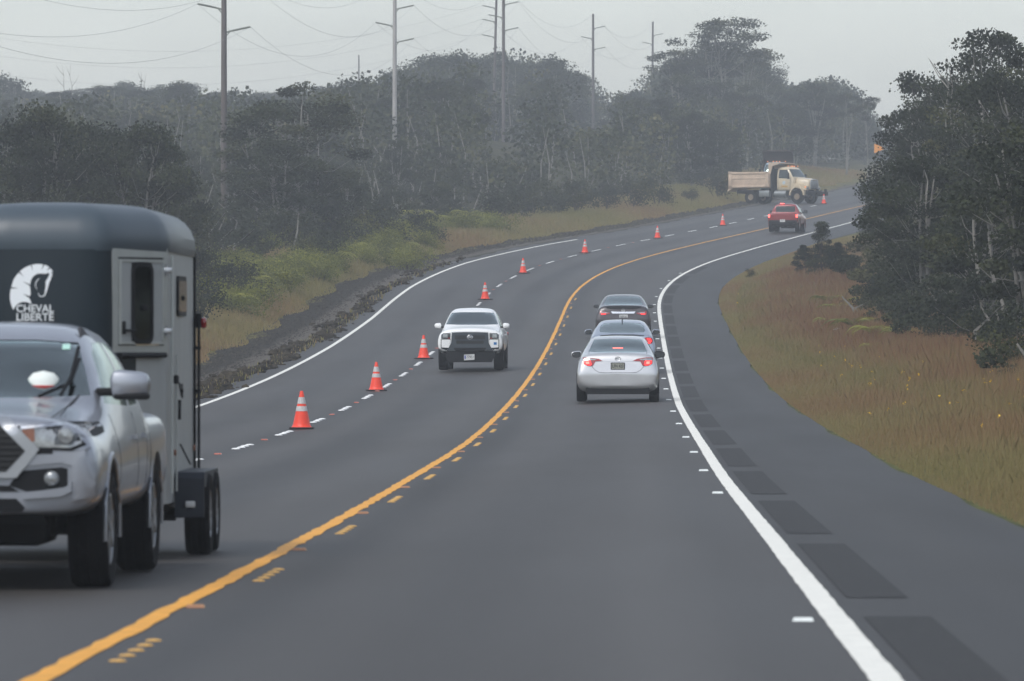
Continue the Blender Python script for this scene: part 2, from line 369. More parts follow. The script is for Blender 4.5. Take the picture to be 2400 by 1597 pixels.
def asphalt_mat():
    m = bpy.data.materials.new("asphalt"); m.use_nodes = True; t = m.node_tree; b = t.nodes['Principled BSDF']; L = t.links.new
    uv = t.nodes.new("ShaderNodeUVMap"); sx = t.nodes.new("ShaderNodeSeparateXYZ"); L(uv.outputs[0], sx.inputs[0])
    mp = t.nodes.new("ShaderNodeMapping"); mp.inputs['Scale'].default_value = (.85, .012, 1); L(uv.outputs[0], mp.inputs[0])
    n = t.nodes.new("ShaderNodeTexNoise"); n.inputs['Scale'].default_value = 1; n.inputs['Detail'].default_value = 3; n.inputs['Roughness'].default_value = .5; L(mp.outputs[0], n.inputs[0])
    mp2 = t.nodes.new("ShaderNodeMapping"); mp2.inputs['Scale'].default_value = (.5, .05, 1); L(uv.outputs[0], mp2.inputs[0])
    n2 = t.nodes.new("ShaderNodeTexNoise"); n2.inputs['Scale'].default_value = 1; n2.inputs['Detail'].default_value = 5; L(mp2.outputs[0], n2.inputs[0])
    n3 = t.nodes.new("ShaderNodeTexNoise"); n3.inputs['Scale'].default_value = 55; n3.inputs['Detail'].default_value = 3; L(uv.outputs[0], n3.inputs[0])
    # oil-darkened lane middles, polished wheel paths
    def gauss(c, s, a):
        s1 = t.nodes.new("ShaderNodeMath"); s1.operation = 'SUBTRACT'; s1.inputs[1].default_value = c; L(sx.outputs[0], s1.inputs[0])
        s2 = t.nodes.new("ShaderNodeMath"); s2.operation = 'MULTIPLY'; L(s1.outputs[0], s2.inputs[0]); L(s1.outputs[0], s2.inputs[1])
        s3 = t.nodes.new("ShaderNodeMath"); s3.operation = 'MULTIPLY'; s3.inputs[1].default_value = -1/(2*s*s); L(s2.outputs[0], s3.inputs[0])
        s4 = t.nodes.new("ShaderNodeMath"); s4.operation = 'EXPONENT'; L(s3.outputs[0], s4.inputs[0])
        s5 = t.nodes.new("ShaderNodeMath"); s5.operation = 'MULTIPLY'; s5.inputs[1].default_value = a; L(s4.outputs[0], s5.inputs[0]); return s5.outputs[0]
    acc = None
    for c, s, a in ((-5.35, .45, -.22), (-1.8, .45, -.28), (1.9, .5, -.08), (.40, .24, -.36), (-3.57, .3, -.26), (-6.3, .35, .18), (-4.4, .35, .18), (-2.75, .35, .22), (-.8, .35, .28), (1.05, .35, .14), (2.8, .35, .16), (4.9, .5, .07), (-7.75, .28, -.42)):
        g = gauss(c, s, a)
        if acc is None: acc = g
        else:
            ad = t.nodes.new("ShaderNodeMath"); ad.operation = 'ADD'; L(acc, ad.inputs[0]); L(g, ad.inputs[1]); acc = ad.outputs[0]
    def mr(src, a, b_, lo=.3, hi=.7):
        q = t.nodes.new("ShaderNodeMapRange"); q.inputs[1].default_value = lo; q.inputs[2].default_value = hi; q.inputs[3].default_value = a; q.inputs[4].default_value = b_; L(src, q.inputs[0]); return q.outputs[0]
    def mth(op, a, b_):
        q = t.nodes.new("ShaderNodeMath"); q.operation = op
        for i, v in enumerate((a, b_)):
            if isinstance(v, (int, float)): q.inputs[i].default_value = v
            else: L(v, q.inputs[i])
        return q.outputs[0]
    f = mth('ADD', mth('ADD', mr(n.outputs[0], -.18, .18), mr(n2.outputs[0], -.03, .03)), acc)
    n4 = t.nodes.new("ShaderNodeTexNoise"); n4.inputs['Scale'].default_value = 11; n4.inputs['Detail'].default_value = 6; n4.inputs['Roughness'].default_value = .7; L(uv.outputs[0], n4.inputs[0])
    f = mth('ADD', f, mr(n4.outputs[0], -.12, .12)); f = mth('ADD', f, mr(n3.outputs[0], -.22, .22)); f = mth('ADD', f, 1.0)
    sh = mth('GREATER_THAN', sx.outputs[0], 3.8)      # the shoulder is a finer, darker mix
    mixc = t.nodes.new("ShaderNodeMix"); mixc.data_type = 'RGBA'; mixc.inputs[6].default_value = (.0465, .0435, .0402, 1); mixc.inputs[7].default_value = (.0258, .0243, .0224, 1); L(sh, mixc.inputs[0])
    mu = t.nodes.new("ShaderNodeMix"); mu.data_type = 'RGBA'; mu.blend_type = 'MULTIPLY'; mu.inputs[0].default_value = 1; L(mixc.outputs[2], mu.inputs[6]); L(f, mu.inputs[7]); L(mu.outputs[2], b.inputs['Base Color'])
    L(mr(n2.outputs[0], .54, .60), b.inputs['Roughness']); b.inputs['Specular IOR Level'].default_value = .32
    bp = t.nodes.new("ShaderNodeBump"); bp.inputs['Strength'].default_value = .5; bp.inputs['Distance'].default_value = .012; L(n3.outputs[0], bp.inputs['Height']); L(bp.outputs[0], b.inputs['Normal'])
    return m
M_asph = asphalt_mat()
def paint_mat(name, c, wear=.16):
    m = mat(name, c, .6, 0, wear, 5.0, bump=.4, bscale=30); t = m.node_tree; b = t.nodes['Principled BSDF']; L = t.links.new; src = b.inputs['Base Color'].links[0].from_socket
    uv = t.nodes.new("ShaderNodeUVMap"); n = t.nodes.new("ShaderNodeTexNoise"); n.inputs['Scale'].default_value = 16; n.inputs['Detail'].default_value = 6; n.inputs['Roughness'].default_value = .75; L(uv.outputs[0], n.inputs[0])
    r = t.nodes.new("ShaderNodeMapRange"); r.inputs[1].default_value = .60; r.inputs[2].default_value = .72; r.inputs[4].default_value = .75; L(n.outputs[0], r.inputs[0])
    x = t.nodes.new("ShaderNodeMix"); x.data_type = 'RGBA'; L(r.outputs[0], x.inputs[0]); L(src, x.inputs[6]); x.inputs[7].default_value = (.09, .085, .08, 1); L(x.outputs[2], b.inputs['Base Color']); return m
M_white = paint_mat("white_road_paint", (.78, .77, .70), .08); M_yellow = paint_mat("yellow_road_paint", (.74, .34, .025), .14)
M_milled = mat("milled_asphalt", (.0205, .0195, .0182), .66, 0, .2, 5, spec=.3, bump=.4, bscale=40)

# ---------------------------------------------------------------- terrain, road, markings
ys = np.concatenate([np.arange(-60, 20, 8), np.arange(20, 420, 2.5), np.arange(420, 720, 5), [760, 820, 900, 1050, 1250, 1600, 2200, 3200, 5000, 8000]])
wl = [-3400, -1800, -1000, -600, -380, -260, -200, -160, -130, -105, -85, -70, -58, -48, -40, -34, -29, -25, -21.5, -19, -17, -15.2, -13.6, -12.4, -11.4, -10.6, -9.8, -9, -8.2, -7.6, -7.2, -4, 0, 3, 5.8, 6.1, 6.5, 7, 7.6, 8.3, 9, 10, 11, 12.3, 14, 16, 18.5, 21.5, 25, 30, 36, 44, 55, 70, 90, 120, 160, 220, 320, 500, 900, 1800, 3400]
P, uv = strip("ground", ys, wl, None, -.05)
grid_mesh("ground", P, M_ground, uv)
ysr = np.concatenate([np.arange(-50, 20, 5), np.arange(20, 700, 2.0), [710, 730, 760, 800]])
cols_w = [None, 0]+[-7.2, -6, -4.8, -3.6, -2.4, -1.2, 0, 1.2, 2.4, 3.6, 4.8, 5.6]+[1]
Yc = ysr[:, None]; jl = .12*np.sin(Yc*.21)+.08*np.sin(Yc*.83+2)+.05*np.sin(Yc*2.3); jr = .04*np.sin(Yc*.27)+.02*np.sin(Yc*.71+1)
lw_edge = -8.0+jl; rw_edge = WRE(Yc)+jr
Wm = np.concatenate([lw_edge-.03, lw_edge]+[np.full_like(Yc, v) for v in cols_w[2:-1]]+[rw_edge, rw_edge+.03], 1)
Ym = Yc*np.ones((1, Wm.shape[1])); P = surf(Ym, Wm, 0.0); P[:, 0, 2] -= .07; P[:, -1, 2] -= .07
grid_mesh("road", P, M_asph, np.stack([Wm, Y2S(Ym)], -1))
ysl = np.arange(-40, 700, 1.5)
def line(name, wc, wd, m, y0=-40, y1=700, label=None, jag=0.0):
    yy = np.arange(y0, y1, .5 if jag else 1.5); j = (rng.random((len(yy), 1))-.5)*jag
    Wv = np.concatenate([wc-wd/2+j, wc+wd/2+j*.7+(rng.random((len(yy), 1))-.5)*jag], 1); Yv = yy[:, None]*np.ones((1, 2))
    grid_mesh(name, surf(Yv, Wv, .005), m, np.stack([Wv, Y2S(Yv)], -1))
line("centre_line", 0.0, .118, M_yellow, jag=.028)
line("right_edge_line", WR, .145, M_white, jag=.008)
line("left_edge_line", WL, .14, M_white, y1=374)
# milled rumble strip: dark sets of 12 m with 3 m gaps, right of the edge line
mb = MB(); k = 0; s = float(Y2S(26.5))
while s < Y2S(330):
    y0, y1 = float(S2Y(s)), float(S2Y(s+12.2)); yy = np.linspace(y0, y1, 9); A = surf(yy, np.full(9, WR+.16), .004); B = surf(yy, np.full(9, WR+.53), .004)
    mb.add([tuple(p) for p in A]+[tuple(p) for p in B], [(i, i+9, i+10, i+1) for i in range(8)]); s += 15.24
mb.build("rumble_strip", M_milled, fix=False)['kind'] = 'structure'
# dirt shoulder with the lighter wheel track, left of the road
def dirt_mat():
    m = bpy.data.materials.new("cinder_dirt"); m.use_nodes = True; t = m.node_tree; b = t.nodes['Principled BSDF']; L = t.links.new; b.inputs['Roughness'].default_value = .95; b.inputs['Specular IOR Level'].default_value = .1
    uv = t.nodes.new("ShaderNodeUVMap"); sx = t.nodes.new("ShaderNodeSeparateXYZ"); L(uv.outputs[0], sx.inputs[0])
    mp = t.nodes.new("ShaderNodeMapping"); mp.inputs['Scale'].default_value = (1.4, .16, 1); L(uv.outputs[0], mp.inputs[0])
    n = t.nodes.new("ShaderNodeTexNoise"); n.inputs['Scale'].default_value = 1; n.inputs['Detail'].default_value = 7; n.inputs['Roughness'].default_value = .6; L(mp.outputs[0], n.inputs[0])
    ad = t.nodes.new("ShaderNodeMath"); ad.operation = 'MULTIPLY_ADD'; ad.inputs[1].default_value = .8; L(n.outputs[0], ad.inputs[0]); L(sx.outputs[0], ad.inputs[2])
    r = t.nodes.new("ShaderNodeMapRange"); r.inputs[1].default_value = -10.7; r.inputs[2].default_value = -6.5; L(ad.outputs[0], r.inputs[0])
    cr = t.nodes.new("ShaderNodeValToRGB"); e = cr.color_ramp.elements; e[0].position = 0; e[0].color = (.035, .034, .026, 1); e[1].position = 1; e[1].color = (.05, .048, .04, 1)
    for p, c in ((.28, (.028, .027, .024, 1)), (.40, (.034, .033, .031, 1)), (.48, (.105, .095, .083, 1)), (.62, (.10, .092, .08, 1)), (.70, (.035, .032, .022, 1)), (.85, (.045, .043, .036, 1))):
        q = e.new(p); q.color = c
    L(r.outputs[0], cr.inputs[0]); L(cr.outputs[0], b.inputs['Base Color'])
    n2 = t.nodes.new("ShaderNodeTexNoise"); n2.inputs['Scale'].default_value = 9; n2.inputs['Detail'].default_value = 4; L(uv.outputs[0], n2.inputs[0])
    bp = t.nodes.new("ShaderNodeBump"); bp.inputs['Strength'].default_value = .8; bp.inputs['Distance'].default_value = .05; L(n2.outputs[0], bp.inputs['Height']); L(bp.outputs[0], b.inputs['Normal'])
    return m
yd = np.arange(60, 640, 1.0); Yc = yd[:, None]; jo = .25*np.sin(Yc*.17)+.2*np.sin(Yc*.61)+.12*np.sin(Yc*1.9)
wide = np.interp(Yc, [60, 200, 300, 340, 480, 520, 640], [-10.4, -10.4, -10.6, -10.0, -9.2, -9.2, -9.0])
Wd = np.concatenate([wide+jo, wide*.5-4.1+jo*.4, np.full_like(Yc, -8.3), np.full_like(Yc, -7.7)], 1); Yd = Yc*np.ones((1, 4))
grid_mesh("dirt_shoulder", surf(Yd, Wd, -.03), dirt_mat(), np.stack([Wd, Y2S(Yd)], -1))

# raised pavement markers
M_but_w = mat("white_ceramic", (.85, .86, .84), .25); M_but_y = mat("yellow_ceramic", (.58, .33, .07), .4, 0, .3, 20)
M_ref_w = mat("clear_reflector", (.72, .76, .74), .2, 0, .1, 20); M_ref_r = mat("red_reflector", (.42, .13, .09), .25); M_ref_a = mat("amber_reflector", (.34, .17, .09), .35)
def marker_mesh(kind, m, m2=None):
    q = MB()
    if kind == 'dome': q.lathe([(.075, 0), (.072, .006), (.055, .014), (.03, .019), (.001, .021)], 12)
    else: q.hull([(-.06, -.05, 0), (.06, -.05, 0), (.06, .05, 0), (-.06, .05, 0), (-.05, -.022, .02), (.05, -.022, .02), (.05, .022, .02), (-.05, .022, .02)])
    me = q.mesh(); me.materials.append(m)
    if m2:
        me.materials.append(m2)
        for p in me.polygons:
            if p.normal.y < -.3: p.material_index = 1
    return me
def put(me, name, y, wv, label, cat, group, sc_=1.0):
    p = surf(np.array([y]), np.array([wv]), .002)[0]; o = bpy.data.objects.new(name, me); col.objects.link(o); o.location = p; o.rotation_euler = (math.atan(float(fZ(y+1)-fZ(y-1))/2), 0, -heading(y)); o.scale = (sc_,)*3
    return tag(o, label, cat, group)
dm_w, dm_y = marker_mesh('dome', M_but_w), marker_mesh('dome', M_but_y)
rf_w, rf_r, rf_a = marker_mesh('r', M_ref_w), marker_mesh('r', M_ref_w, M_ref_r), marker_mesh('r', M_but_y, M_ref_a)
CONE_K = [0, 3, 6, 12, 15, 18, 21, 24, 30, 33]
def near_cone(k):
    j = min(range(10), key=lambda i: abs(CONE_K[i]-k))
    o_ = ["nearest", "second", "third", "fourth", "fifth", "sixth", "seventh", "eighth", "ninth", "farthest"][j]
    d = CONE_K[j]-k
    return ("just past" if d < 0 else "short of" if d > 0 else "at")+f" the {o_} orange cone"
sD = float(Y2S(131.6))
for k in range(-3, 30):
    for j in range(4):
        y = float(S2Y(sD+12.19*k+(j-1.5)*1.15))
        if k < 0: lb = "white button in the dash " + ["nearest beyond the horse trailer", "third from the horse trailer", "second from the horse trailer"][k]; lb = {-3: "white button in the lane dash right beside the horse trailer", -2: "white button in the second lane dash out from the trailer", -1: "white button in the lane dash next short of the nearest cone"}[k]
        else: lb = f"white round button in the lane dash {near_cone(k)}" if k not in CONE_K else f"white round button in lane dash beside {near_cone(k)[3:]}"
        put(dm_w, "lane_button", y, WD+.012*(j % 2), lb, "road button", "white buttons of the dashed lane line")
    if k < 22:
        y = float(S2Y(sD+12.19*(k-.5)))
        put(rf_r, "lane_reflector", y, WD, f"red faced lane reflector, {abs(min(CONE_K, key=lambda c: abs(c-k))-k)} dashes {near_cone(k)}".replace("0 dashes at", "one just short of").replace("1 dashes", "1 dash"), "reflector", "red faced reflectors in the lane line", 1.0)
sR = float(Y2S(72.6)); order = ["nearest", "second", "third", "fourth", "fifth", "sixth", "seventh", "eighth", "ninth", "tenth", "eleventh", "twelfth", "thirteenth", "fourteenth", "fifteenth", "sixteenth", "seventeenth", "eighteenth", "nineteenth", "twentieth", "twenty-first", "twenty-second", "twenty-third", "twenty-fourth", "twenty-fifth", "twenty-sixth"]
for i, k in enumerate([-3]+list(range(0, 21))):
    y = float(S2Y(sR+12.19*k)) if k >= 0 else 38.0
    put(rf_w, "edge_reflector", y, WR-.19, f"{order[i]} white reflector along the inside of the right edge line", "reflector", "white reflectors along the right edge line", 1.05)
sY = float(Y2S(46.0))
for k in range(-1, 20):
    for j in range(5):
        y = float(S2Y(sY+12.0*k+(j-2)*.6))
        put(dm_y, "centre_button", y, .215, f"yellow button of the {order[k+1]} button row beside the yellow line", "road button", "yellow buttons beside the centre line", .62)
    put(rf_a, "centre_reflector", float(S2Y(sY+12.0*(k-.5))), .12, f"{order[k+1]} amber reflector beside the yellow centre line", "reflector", "amber reflectors beside the centre line", .95)

# ---------------------------------------------------------------- vehicle materials
def paint(name, c, metal=.0, rough=.35, dirt=.06): return mat(name, c, rough, metal, dirt, 2.5, coat=.7)
M_silver = paint("silver_paint", (.34, .36, .40), .65, .36)
M_silverc = paint("pale_silver_paint", (.56, .57, .58), .6, .30, .07)
M_ice = paint("ice_blue_silver_paint", (.33, .38, .46), .5, .34)
M_char = paint("charcoal_brown_paint", (.045, .038, .042), .3, .35)
M_white_p = paint("white_paint", (.82, .83, .82), 0, .35, .03)
M_red = paint("dark_red_paint", (.22, .008, .010), .1, .4)
M_inside = mat("dark_interior", (.012, .013, .014), .85)
M_seat = mat("grey_seat_cloth", (.22, .23, .22), .9, 0, .1, 20)
M_rub = mat("tyre_rubber", (.008, .008, .009), .85, 0, .25, 6, bump=.5, bscale=40, spec=.15)
M_rim = mat("alloy_rim", (.32, .33, .34), .4, .7, .2, 10)
M_blk = mat("black_plastic", (.009, .010, .012), .6, 0, .1, 12, spec=.2)
M_gry = mat("gunmetal_plastic", (.050, .062, .072), .5, .1, .06, 8, spec=.3)
M_mesh = mat("grille_mesh", (.010, .011, .012), .5)
M_chr = mat("chrome", (.75, .76, .77), .16, 1.0)
M_matchr = mat("satin_trim", (.42, .44, .46), .35, .7)
M_lens = mat("clear_lens", (.30, .32, .33), .15, .4, .35, 22, coat=.6)
M_lensd = mat("dark_lens", (.035, .04, .045), .1, .2, .2, 25, coat=1)
M_amb = mat("amber_lens", (.22, .075, .035), .25, 0, .2, 30, coat=.5)
M_redl = mat("red_lens", (.30, .010, .014), .18, 0, .15, 30, coat=1)
M_lit = mat("lit_brake_lens", (.6, .02, .02), .3, emit=(1.0, .02, .02), estr=1.6)
M_lit2 = mat("bright_brake_lens", (.8, .1, .08), .3, emit=(1.0, .09, .07), estr=3.0)
M_plate = mat("plate_white", (.62, .63, .62), .5)
M_platec = mat("plate_grey", (.33, .34, .29), .6, 0, .2, 30)
M_ink = mat("plate_ink", (.03, .03, .035), .6)
M_seam = mat("panel_seam", (.03, .03, .034), .7)
G_car = glass("car_glass", (.42, .54, .50)); G_dark = glass("dark_glass", (.16, .19, .19), gain=1.0, add=.02); G_wind = glass("windshield_glass", (.42, .54, .50), .05, 1.5, 2.0, .12)

def hull_pts(pts2, halves):   # pts (y, z), half width
    P = []
    for (y, z), h in zip(pts2, halves): P += [(h, y, z), (-h, y, z)]
    return P
def cutter_prism(poly, axis, a, b):
    m = MB(); m.prism(poly, axis, a, b); me = m.mesh(); me.polygons.foreach_set('material_index', [0]*len(me.polygons)); return me
def two_slots(me): me.materials.clear(); me.materials.append(None); me.materials.append(None)
def car_body(root, secs, m, cuts, cavity, wells, extra=(), name="body"):
    me0 = loft(secs); bvh = bvh_of(me0)
    cs = []
    def add(me_):
        two_slots(me_); me_.polygons.foreach_set('material_index', [1]*len(me_.polygons)); cs.append(me_)
    if cavity: q = MB(); q.hull(cavity); add(q.mesh())
    for axis, poly, a, b in cuts: add(cutter_prism(poly, axis, a, b))
    for (y, z, r, x0, x1) in wells:
        for s in (-1, 1):
            q = MB(); q.lathe([(r, s*x0), (r, s*x1)], 36, 'x', (0, y, z), caps=True); add(q.mesh())
    for e in extra: add(e)
    two_slots(me0); me = cut(me0, cs); me.materials.clear()
    o = link_mesh(name, me, [m, M_inside], root); me.name = name
    return o, bvh
def mirror(root, x, y, z, w_, h_, mcap, front=True, glass_m=None, low=None, tilt=.0):
    s = 1 if x > 0 else -1
    q = MB(); q.box((x, y, z), (w_, .13, h_), b=min(w_, h_)*.42)
    for vi, v in enumerate(q.v):    # taper outward
        t = (v[0]-x)*s/w_; q.v[vi] = (v[0], v[1]*1-.0+t*.03*(-1 if front else -1), z+(v[2]-z)*(1-.28*max(t, -.5)))
    o = q.build("mirror", mcap, root)
    a = MB(); a.box((x-s*w_*.62, y+.02, z-h_*.25), (w_*.5, .06, h_*.3), b=.02); a.build("mirror_arm", low or M_blk, o)
    g = MB(); g.box((x, y-.066, z), (w_*.84, .008, h_*.76), b=.0)
    pts = rrect(-w_*.42, -h_*.38, w_*.42, h_*.38, h_*.3); g = MB(); g.prism([(x+u, z+v*(1-.28*max(u*s/w_, -.5))) for u, v in pts], 'y', y-.072, y-.060); g.build("mirror_glass", glass_m or M_lensd, o)
    if low:
        l = MB(); l.box((x+s*.01, y+.005, z-h_*.40), (w_*.9, .125, h_*.26), b=.03); l.build("mirror_base", low, o)
    return o
def seat(root, x, y, z, sc_=1.0, m=M_seat):
    q = MB(); q.box((x, y, z+.16), (.46*sc_, .5, .16), b=.06); q.box((x, y-.28, z+.46), (.46*sc_, .14, .58), b=.06); q.box((x, y-.31, z+.83), (.27*sc_, .11, .18), b=.05); q.tube([(x-.06, y-.3, z+.72), (x-.06, y-.31, z+.8)], .008, 6); q.tube([(x+.06, y-.3, z+.72), (x+.06, y-.31, z+.8)], .008, 6)
    return q.build("seat", m, root)
def seam(root, bvh, pts, axis, wd=.008, m=M_seam, name="panel_gap"):
    L = []; Rr = []
    for i, p in enumerate(pts):
        a = pts[max(i-1, 0)]; b = pts[min(i+1, len(pts)-1)]; dx, dz = b[0]-a[0], b[1]-a[1]; l = math.hypot(dx, dz) or 1
        L.append((p[0]-dz/l*wd/2, p[1]+dx/l*wd/2)); Rr.append((p[0]+dz/l*wd/2, p[1]-dx/l*wd/2))
    return panel(name, root, bvh, Rr+L[::-1], axis, m, off=.002, th=.004, step=.05)

def sedan(name, loc, rz, label, m, W=.888, Lh=2.32, H=1.455, fast=0.0, sc_=1.0, glass_m=None, kind=0):
    root = empty(name, loc, rz, label=label, cat="car")
    kx, ky, kz = W/.888, Lh/2.32, H/1.455; f = fast
    S = [(-2.32, .36, .60, .42, .72, .50, .76, .56, .76, .60, .70, .62), (-2.29, .30, .70, .40, .83, .54, .865, .63, .86, .70, .78, .72),
         (-2.23, .26, .74, .38, .86, .55, .885, .72, .865, .93, .77, .96), (-2.16, .23, .77, .36, .885, .56, .895, .80, .87, 1.02, .79, 1.06), (-2.08, .21, .79, .34, .89, .58, .9, .86, .87, 1.04, .77, 1.09),
         (-1.80, .20, .80, .34, .892, .6, .90, .93, .86, 1.07+.05*f, .73, 1.105+.05*f), (-1.4, .20, .80, .34, .892, .6, .90, .95, .855, 1.19+.06*f, .715, 1.24+.06*f), (-.9, .20, .82, .34, .892, .6, .90, .95, .85, 1.36, .655, 1.405),
         (-.45, .20, .82, .34, .892, .6, .90, .94, .84, 1.41, .64, 1.455), (.1, .20, .82, .34, .892, .6, .90, .93, .84, 1.415, .64, 1.465), (.55, .20, .82, .34, .892, .6, .90, .92, .84, 1.36, .60, 1.41), (1.0, .20, .82, .34, .892, .6, .90, .91, .84, 1.14, .68, 1.19),
         (1.3, .20, .82, .34, .892, .6, .90, .89, .84, .98, .74, 1.03), (1.8, .20, .80, .34, .892, .6, .895, .80, .83, .90, .66, .94), (2.15, .22, .74, .34, .85, .55, .85, .68, .80, .76, .60, .80), (2.32, .28, .60, .38, .72, .48, .74, .56, .70, .64, .52, .68)]
    S = [(s[0]*ky, s[1]*kz, s[2]*kx, s[3]*kz, s[4]*kx, s[5]*kz, s[6]*kx, s[7]*kz, s[8]*kx, s[9]*kz, s[10]*kx, s[11]*kz) for s in S]
    q = lambda P: [(a*kx, b*kz) for a, b in P]
    rw = q([(-.525, 1.362), (-.2, 1.38), (.2, 1.38), (.525, 1.362), (.595, 1.22), (.64, 1.10), (.3, 1.078), (-.3, 1.078), (-.64, 1.10), (-.595, 1.22)])
    if kind == 1: rw = q([(-.47, 1.345), (-.2, 1.37), (.2, 1.37), (.47, 1.345), (.57, 1.27), (.605, 1.16), (.57, 1.10), (.3, 1.085), (-.3, 1.085), (-.57, 1.10), (-.605, 1.16), (-.57, 1.27)])
    ws = q([(-.55, 1.33), (.55, 1.33), (.69, 1.04), (-.69, 1.04)])
    s1 = [(y*ky, z*kz) for y, z in [(-.15, 1.02), (-.15, 1.345), (.35, 1.33), (.62, 1.24), (1.0, 1.02)]]; s2 = [(y*ky, z*kz) for y, z in [(-.25, 1.02), (-1.42, 1.06), (-1.05, 1.25), (-.7, 1.33), (-.25, 1.345)]]
    cav = hull_pts([(y*ky, z*kz) for y, z in [(-1.55, .6), (-1.62, 1.03), (-.85, 1.30), (-.5, 1.36), (.3, 1.35), (.9, 1.05), (1.1, .9), (1.1, .5)]], [h*kx for h in (.72, .68, .54, .53, .53, .64, .72, .72)])
    wl_ = [(-1.32*ky, .33, .37, .62*kx, 1.3), (1.38*ky, .33, .37, .62*kx, 1.3)]
    b, bvh = car_body(root, S, m, [('y', rw, -4, -.75*ky), ('y', ws, .4*ky, 4), ('x', s1, -2, 2), ('x', s2, -2, 2)], cav, wl_)
    G = glass_m or G_car
    panel("rear_window", root, bvh, [(a*1.02, 1.22*kz+(c-1.22*kz)*1.04) for a, c in rw], 'rear', G, off=-.002, th=.006)
    panel("windshield", root, bvh, ws, 'front', G, off=-.002, th=.006)
    for ax in ('left', 'right'):
        f_ = (lambda P: [(-a, c) for a, c in P][::-1]) if ax == 'left' else (lambda P: P)
        for p in (s1, s2): panel("side_window", root, bvh, f_(p), ax, G_dark, off=-.002, th=.006)
        for xs in ((-.2,), (-1.25,), (.95,)):
            y0 = xs[0]*ky; seam(root, bvh, f_([(y0, 1.0*kz), (y0-.02, .7*kz), (y0, .35*kz)]), ax)
    for x in (-.36, .36): seat(root, x*kx, .05, .28); seat(root, x*kx, -.95, .25)
    d = MB(); d.box((0, .85*ky, .86*kz), (1.3*kx, .4, .2), b=.06); d.build("dashboard", M_inside, root)
    for y in (-1.32*ky, 1.38*ky):
        for s in (-1, 1): wheel(root, (s*(.80*kx), y, .325), .325, .215, M_rub, M_rim, s)
    u = MB(); u.box((0, -.2, .26), (1.25*kx, 3.9*ky, .16), b=.05); u.box((.35, -2.05*ky, .27), (.42, .3, .14), b=.05); u.tube([(.42, -2.2*ky, .24), (.42, -1.7*ky, .25)], .03, 8); u.build("underbody", M_blk, root)
    return root, bvh, kx, ky, kz

# ---------------------------------------------------------------- silver saloon, nearest in the queue
def place_on_lane(px, Y, wv):
    y = Y; p = surf(np.array([y]), np.array([wv]))[0]; return (float(p[0]), float(p[1]), float(p[2])), -heading(y)
def at_px(px, Yc):
    x = (px-1200)*Yc/FPX; return (x, Yc, gz(x, Yc)), -heading(Yc)
loc, rz = at_px(1448.5, 143.6+2.3)
car, bv, kx, ky, kz = sedan("sedan", loc, rz, "silver sedan with lit brake lights, nearest of the three queued cars", M_silverc)
P_low = [(-.58, .40), (-.5, .435), (.5, .435), (.58, .40), (.70, .30), (.69, .17), (-.69, .17), (-.70, .30)]
panel("lower_valance", car, bv, P_low, 'rear', M_blk, off=.0, th=.06, deep=2.27*ky)
tl = [(.765, .972), (.62, .975), (.42, .945), (.33, .897), (.49, .888), (.535, .805), (.56, .782), (.66, .79), (.755, .835)]
for s in (1, -1):
    mm = (lambda P: P) if s == 1 else mir
    L_ = panel("tail_light", car, bv, mm(tl), 'rear', M_redl, off=.012)
    panel("clear_lens", L_, bv, mm([(.75, .955), (.62, .958), (.47, .935), (.50, .915), (.60, .912), (.745, .905)]), 'rear', M_lens, off=.016, th=.008)
    panel("brake_lamp", L_, bv, mm([(.745, .90), (.60, .905), (.575, .82), (.60, .80), (.70, .812), (.74, .85)]), 'rear', M_lit, off=.016, th=.008)
    panel("lamp_cluster", L_, bv, mm([(.70, .885), (.63, .885), (.62, .835), (.69, .83)]), 'rear', M_lit2, off=.019, th=.008)
    mirror(car, s*.93, .88, 1.03, .235, .155, M_blk if s == 1 else M_silverc, glass_m=M_lensd)
    seam(car, bv, mm([(.635, 1.1), (.625, .985)]), 'rear', .008)
    panel("door_handle", car, bv, [((-.35)*s, .86), ((-.55)*s, .865), ((-.55)*s, .89), ((-.35)*s, .885)] if s > 0 else [(.35, .86), (.55, .865), (.55, .89), (.35, .885)], 'left' if s < 0 else 'right', M_chr, off=.03, th=.03)
seam(car, bv, [(-.565, .775), (-.50, .70), (-.42, .652), (-.36, .64), (.36, .64), (.42, .652), (.50, .70), (.565, .775)], 'rear', .009)
seam(car, bv, [(-.34, .893), (-.17, .882), (.17, .882), (.34, .893)], 'rear', .016, M_matchr, "trunk_trim")
pl = panel("license_plate", car, bv, rrect(-.155, .70, .155, .862, .01), 'rear', M_ink, off=.02, th=.05, deep=2.275)
panel("plate_face", pl, bv, rrect(-.135, .722, .135, .845, .008), 'rear', M_platec, off=.026, th=.008, deep=2.275)
text_mesh("plate_text", "LFN 420", .10, M_ink, pl, (0, -2.304, .782), 'rear', .001, .001, .24)
e_ = MB()
for rx, rz_, cz in ((.062, .042, 0), (.03, .04, 0), (.05, .018, .018)):
    pts = [(rx*math.cos(R(a)), 0, cz+rz_*math.sin(R(a))) for a in range(0, 361, 20)]; e_.tube(pts, .006, 5)
em = e_.build("emblem", M_chr, car); em.location = (0, -2.235, .945)
text_mesh("badge", "COROLLA", .035, M_matchr, car, (-.40, -2.25, .76), 'rear', .002, 0, .17); text_mesh("badge", "LE", .04, M_matchr, car, (.42, -2.25, .76), 'rear', .002, 0, .05)
bl = MB(); bl.box((0, -1.56, 1.16), (.22, .04, .055), b=.01); tb = bl.build("high_brake_light", M_lit2, car)
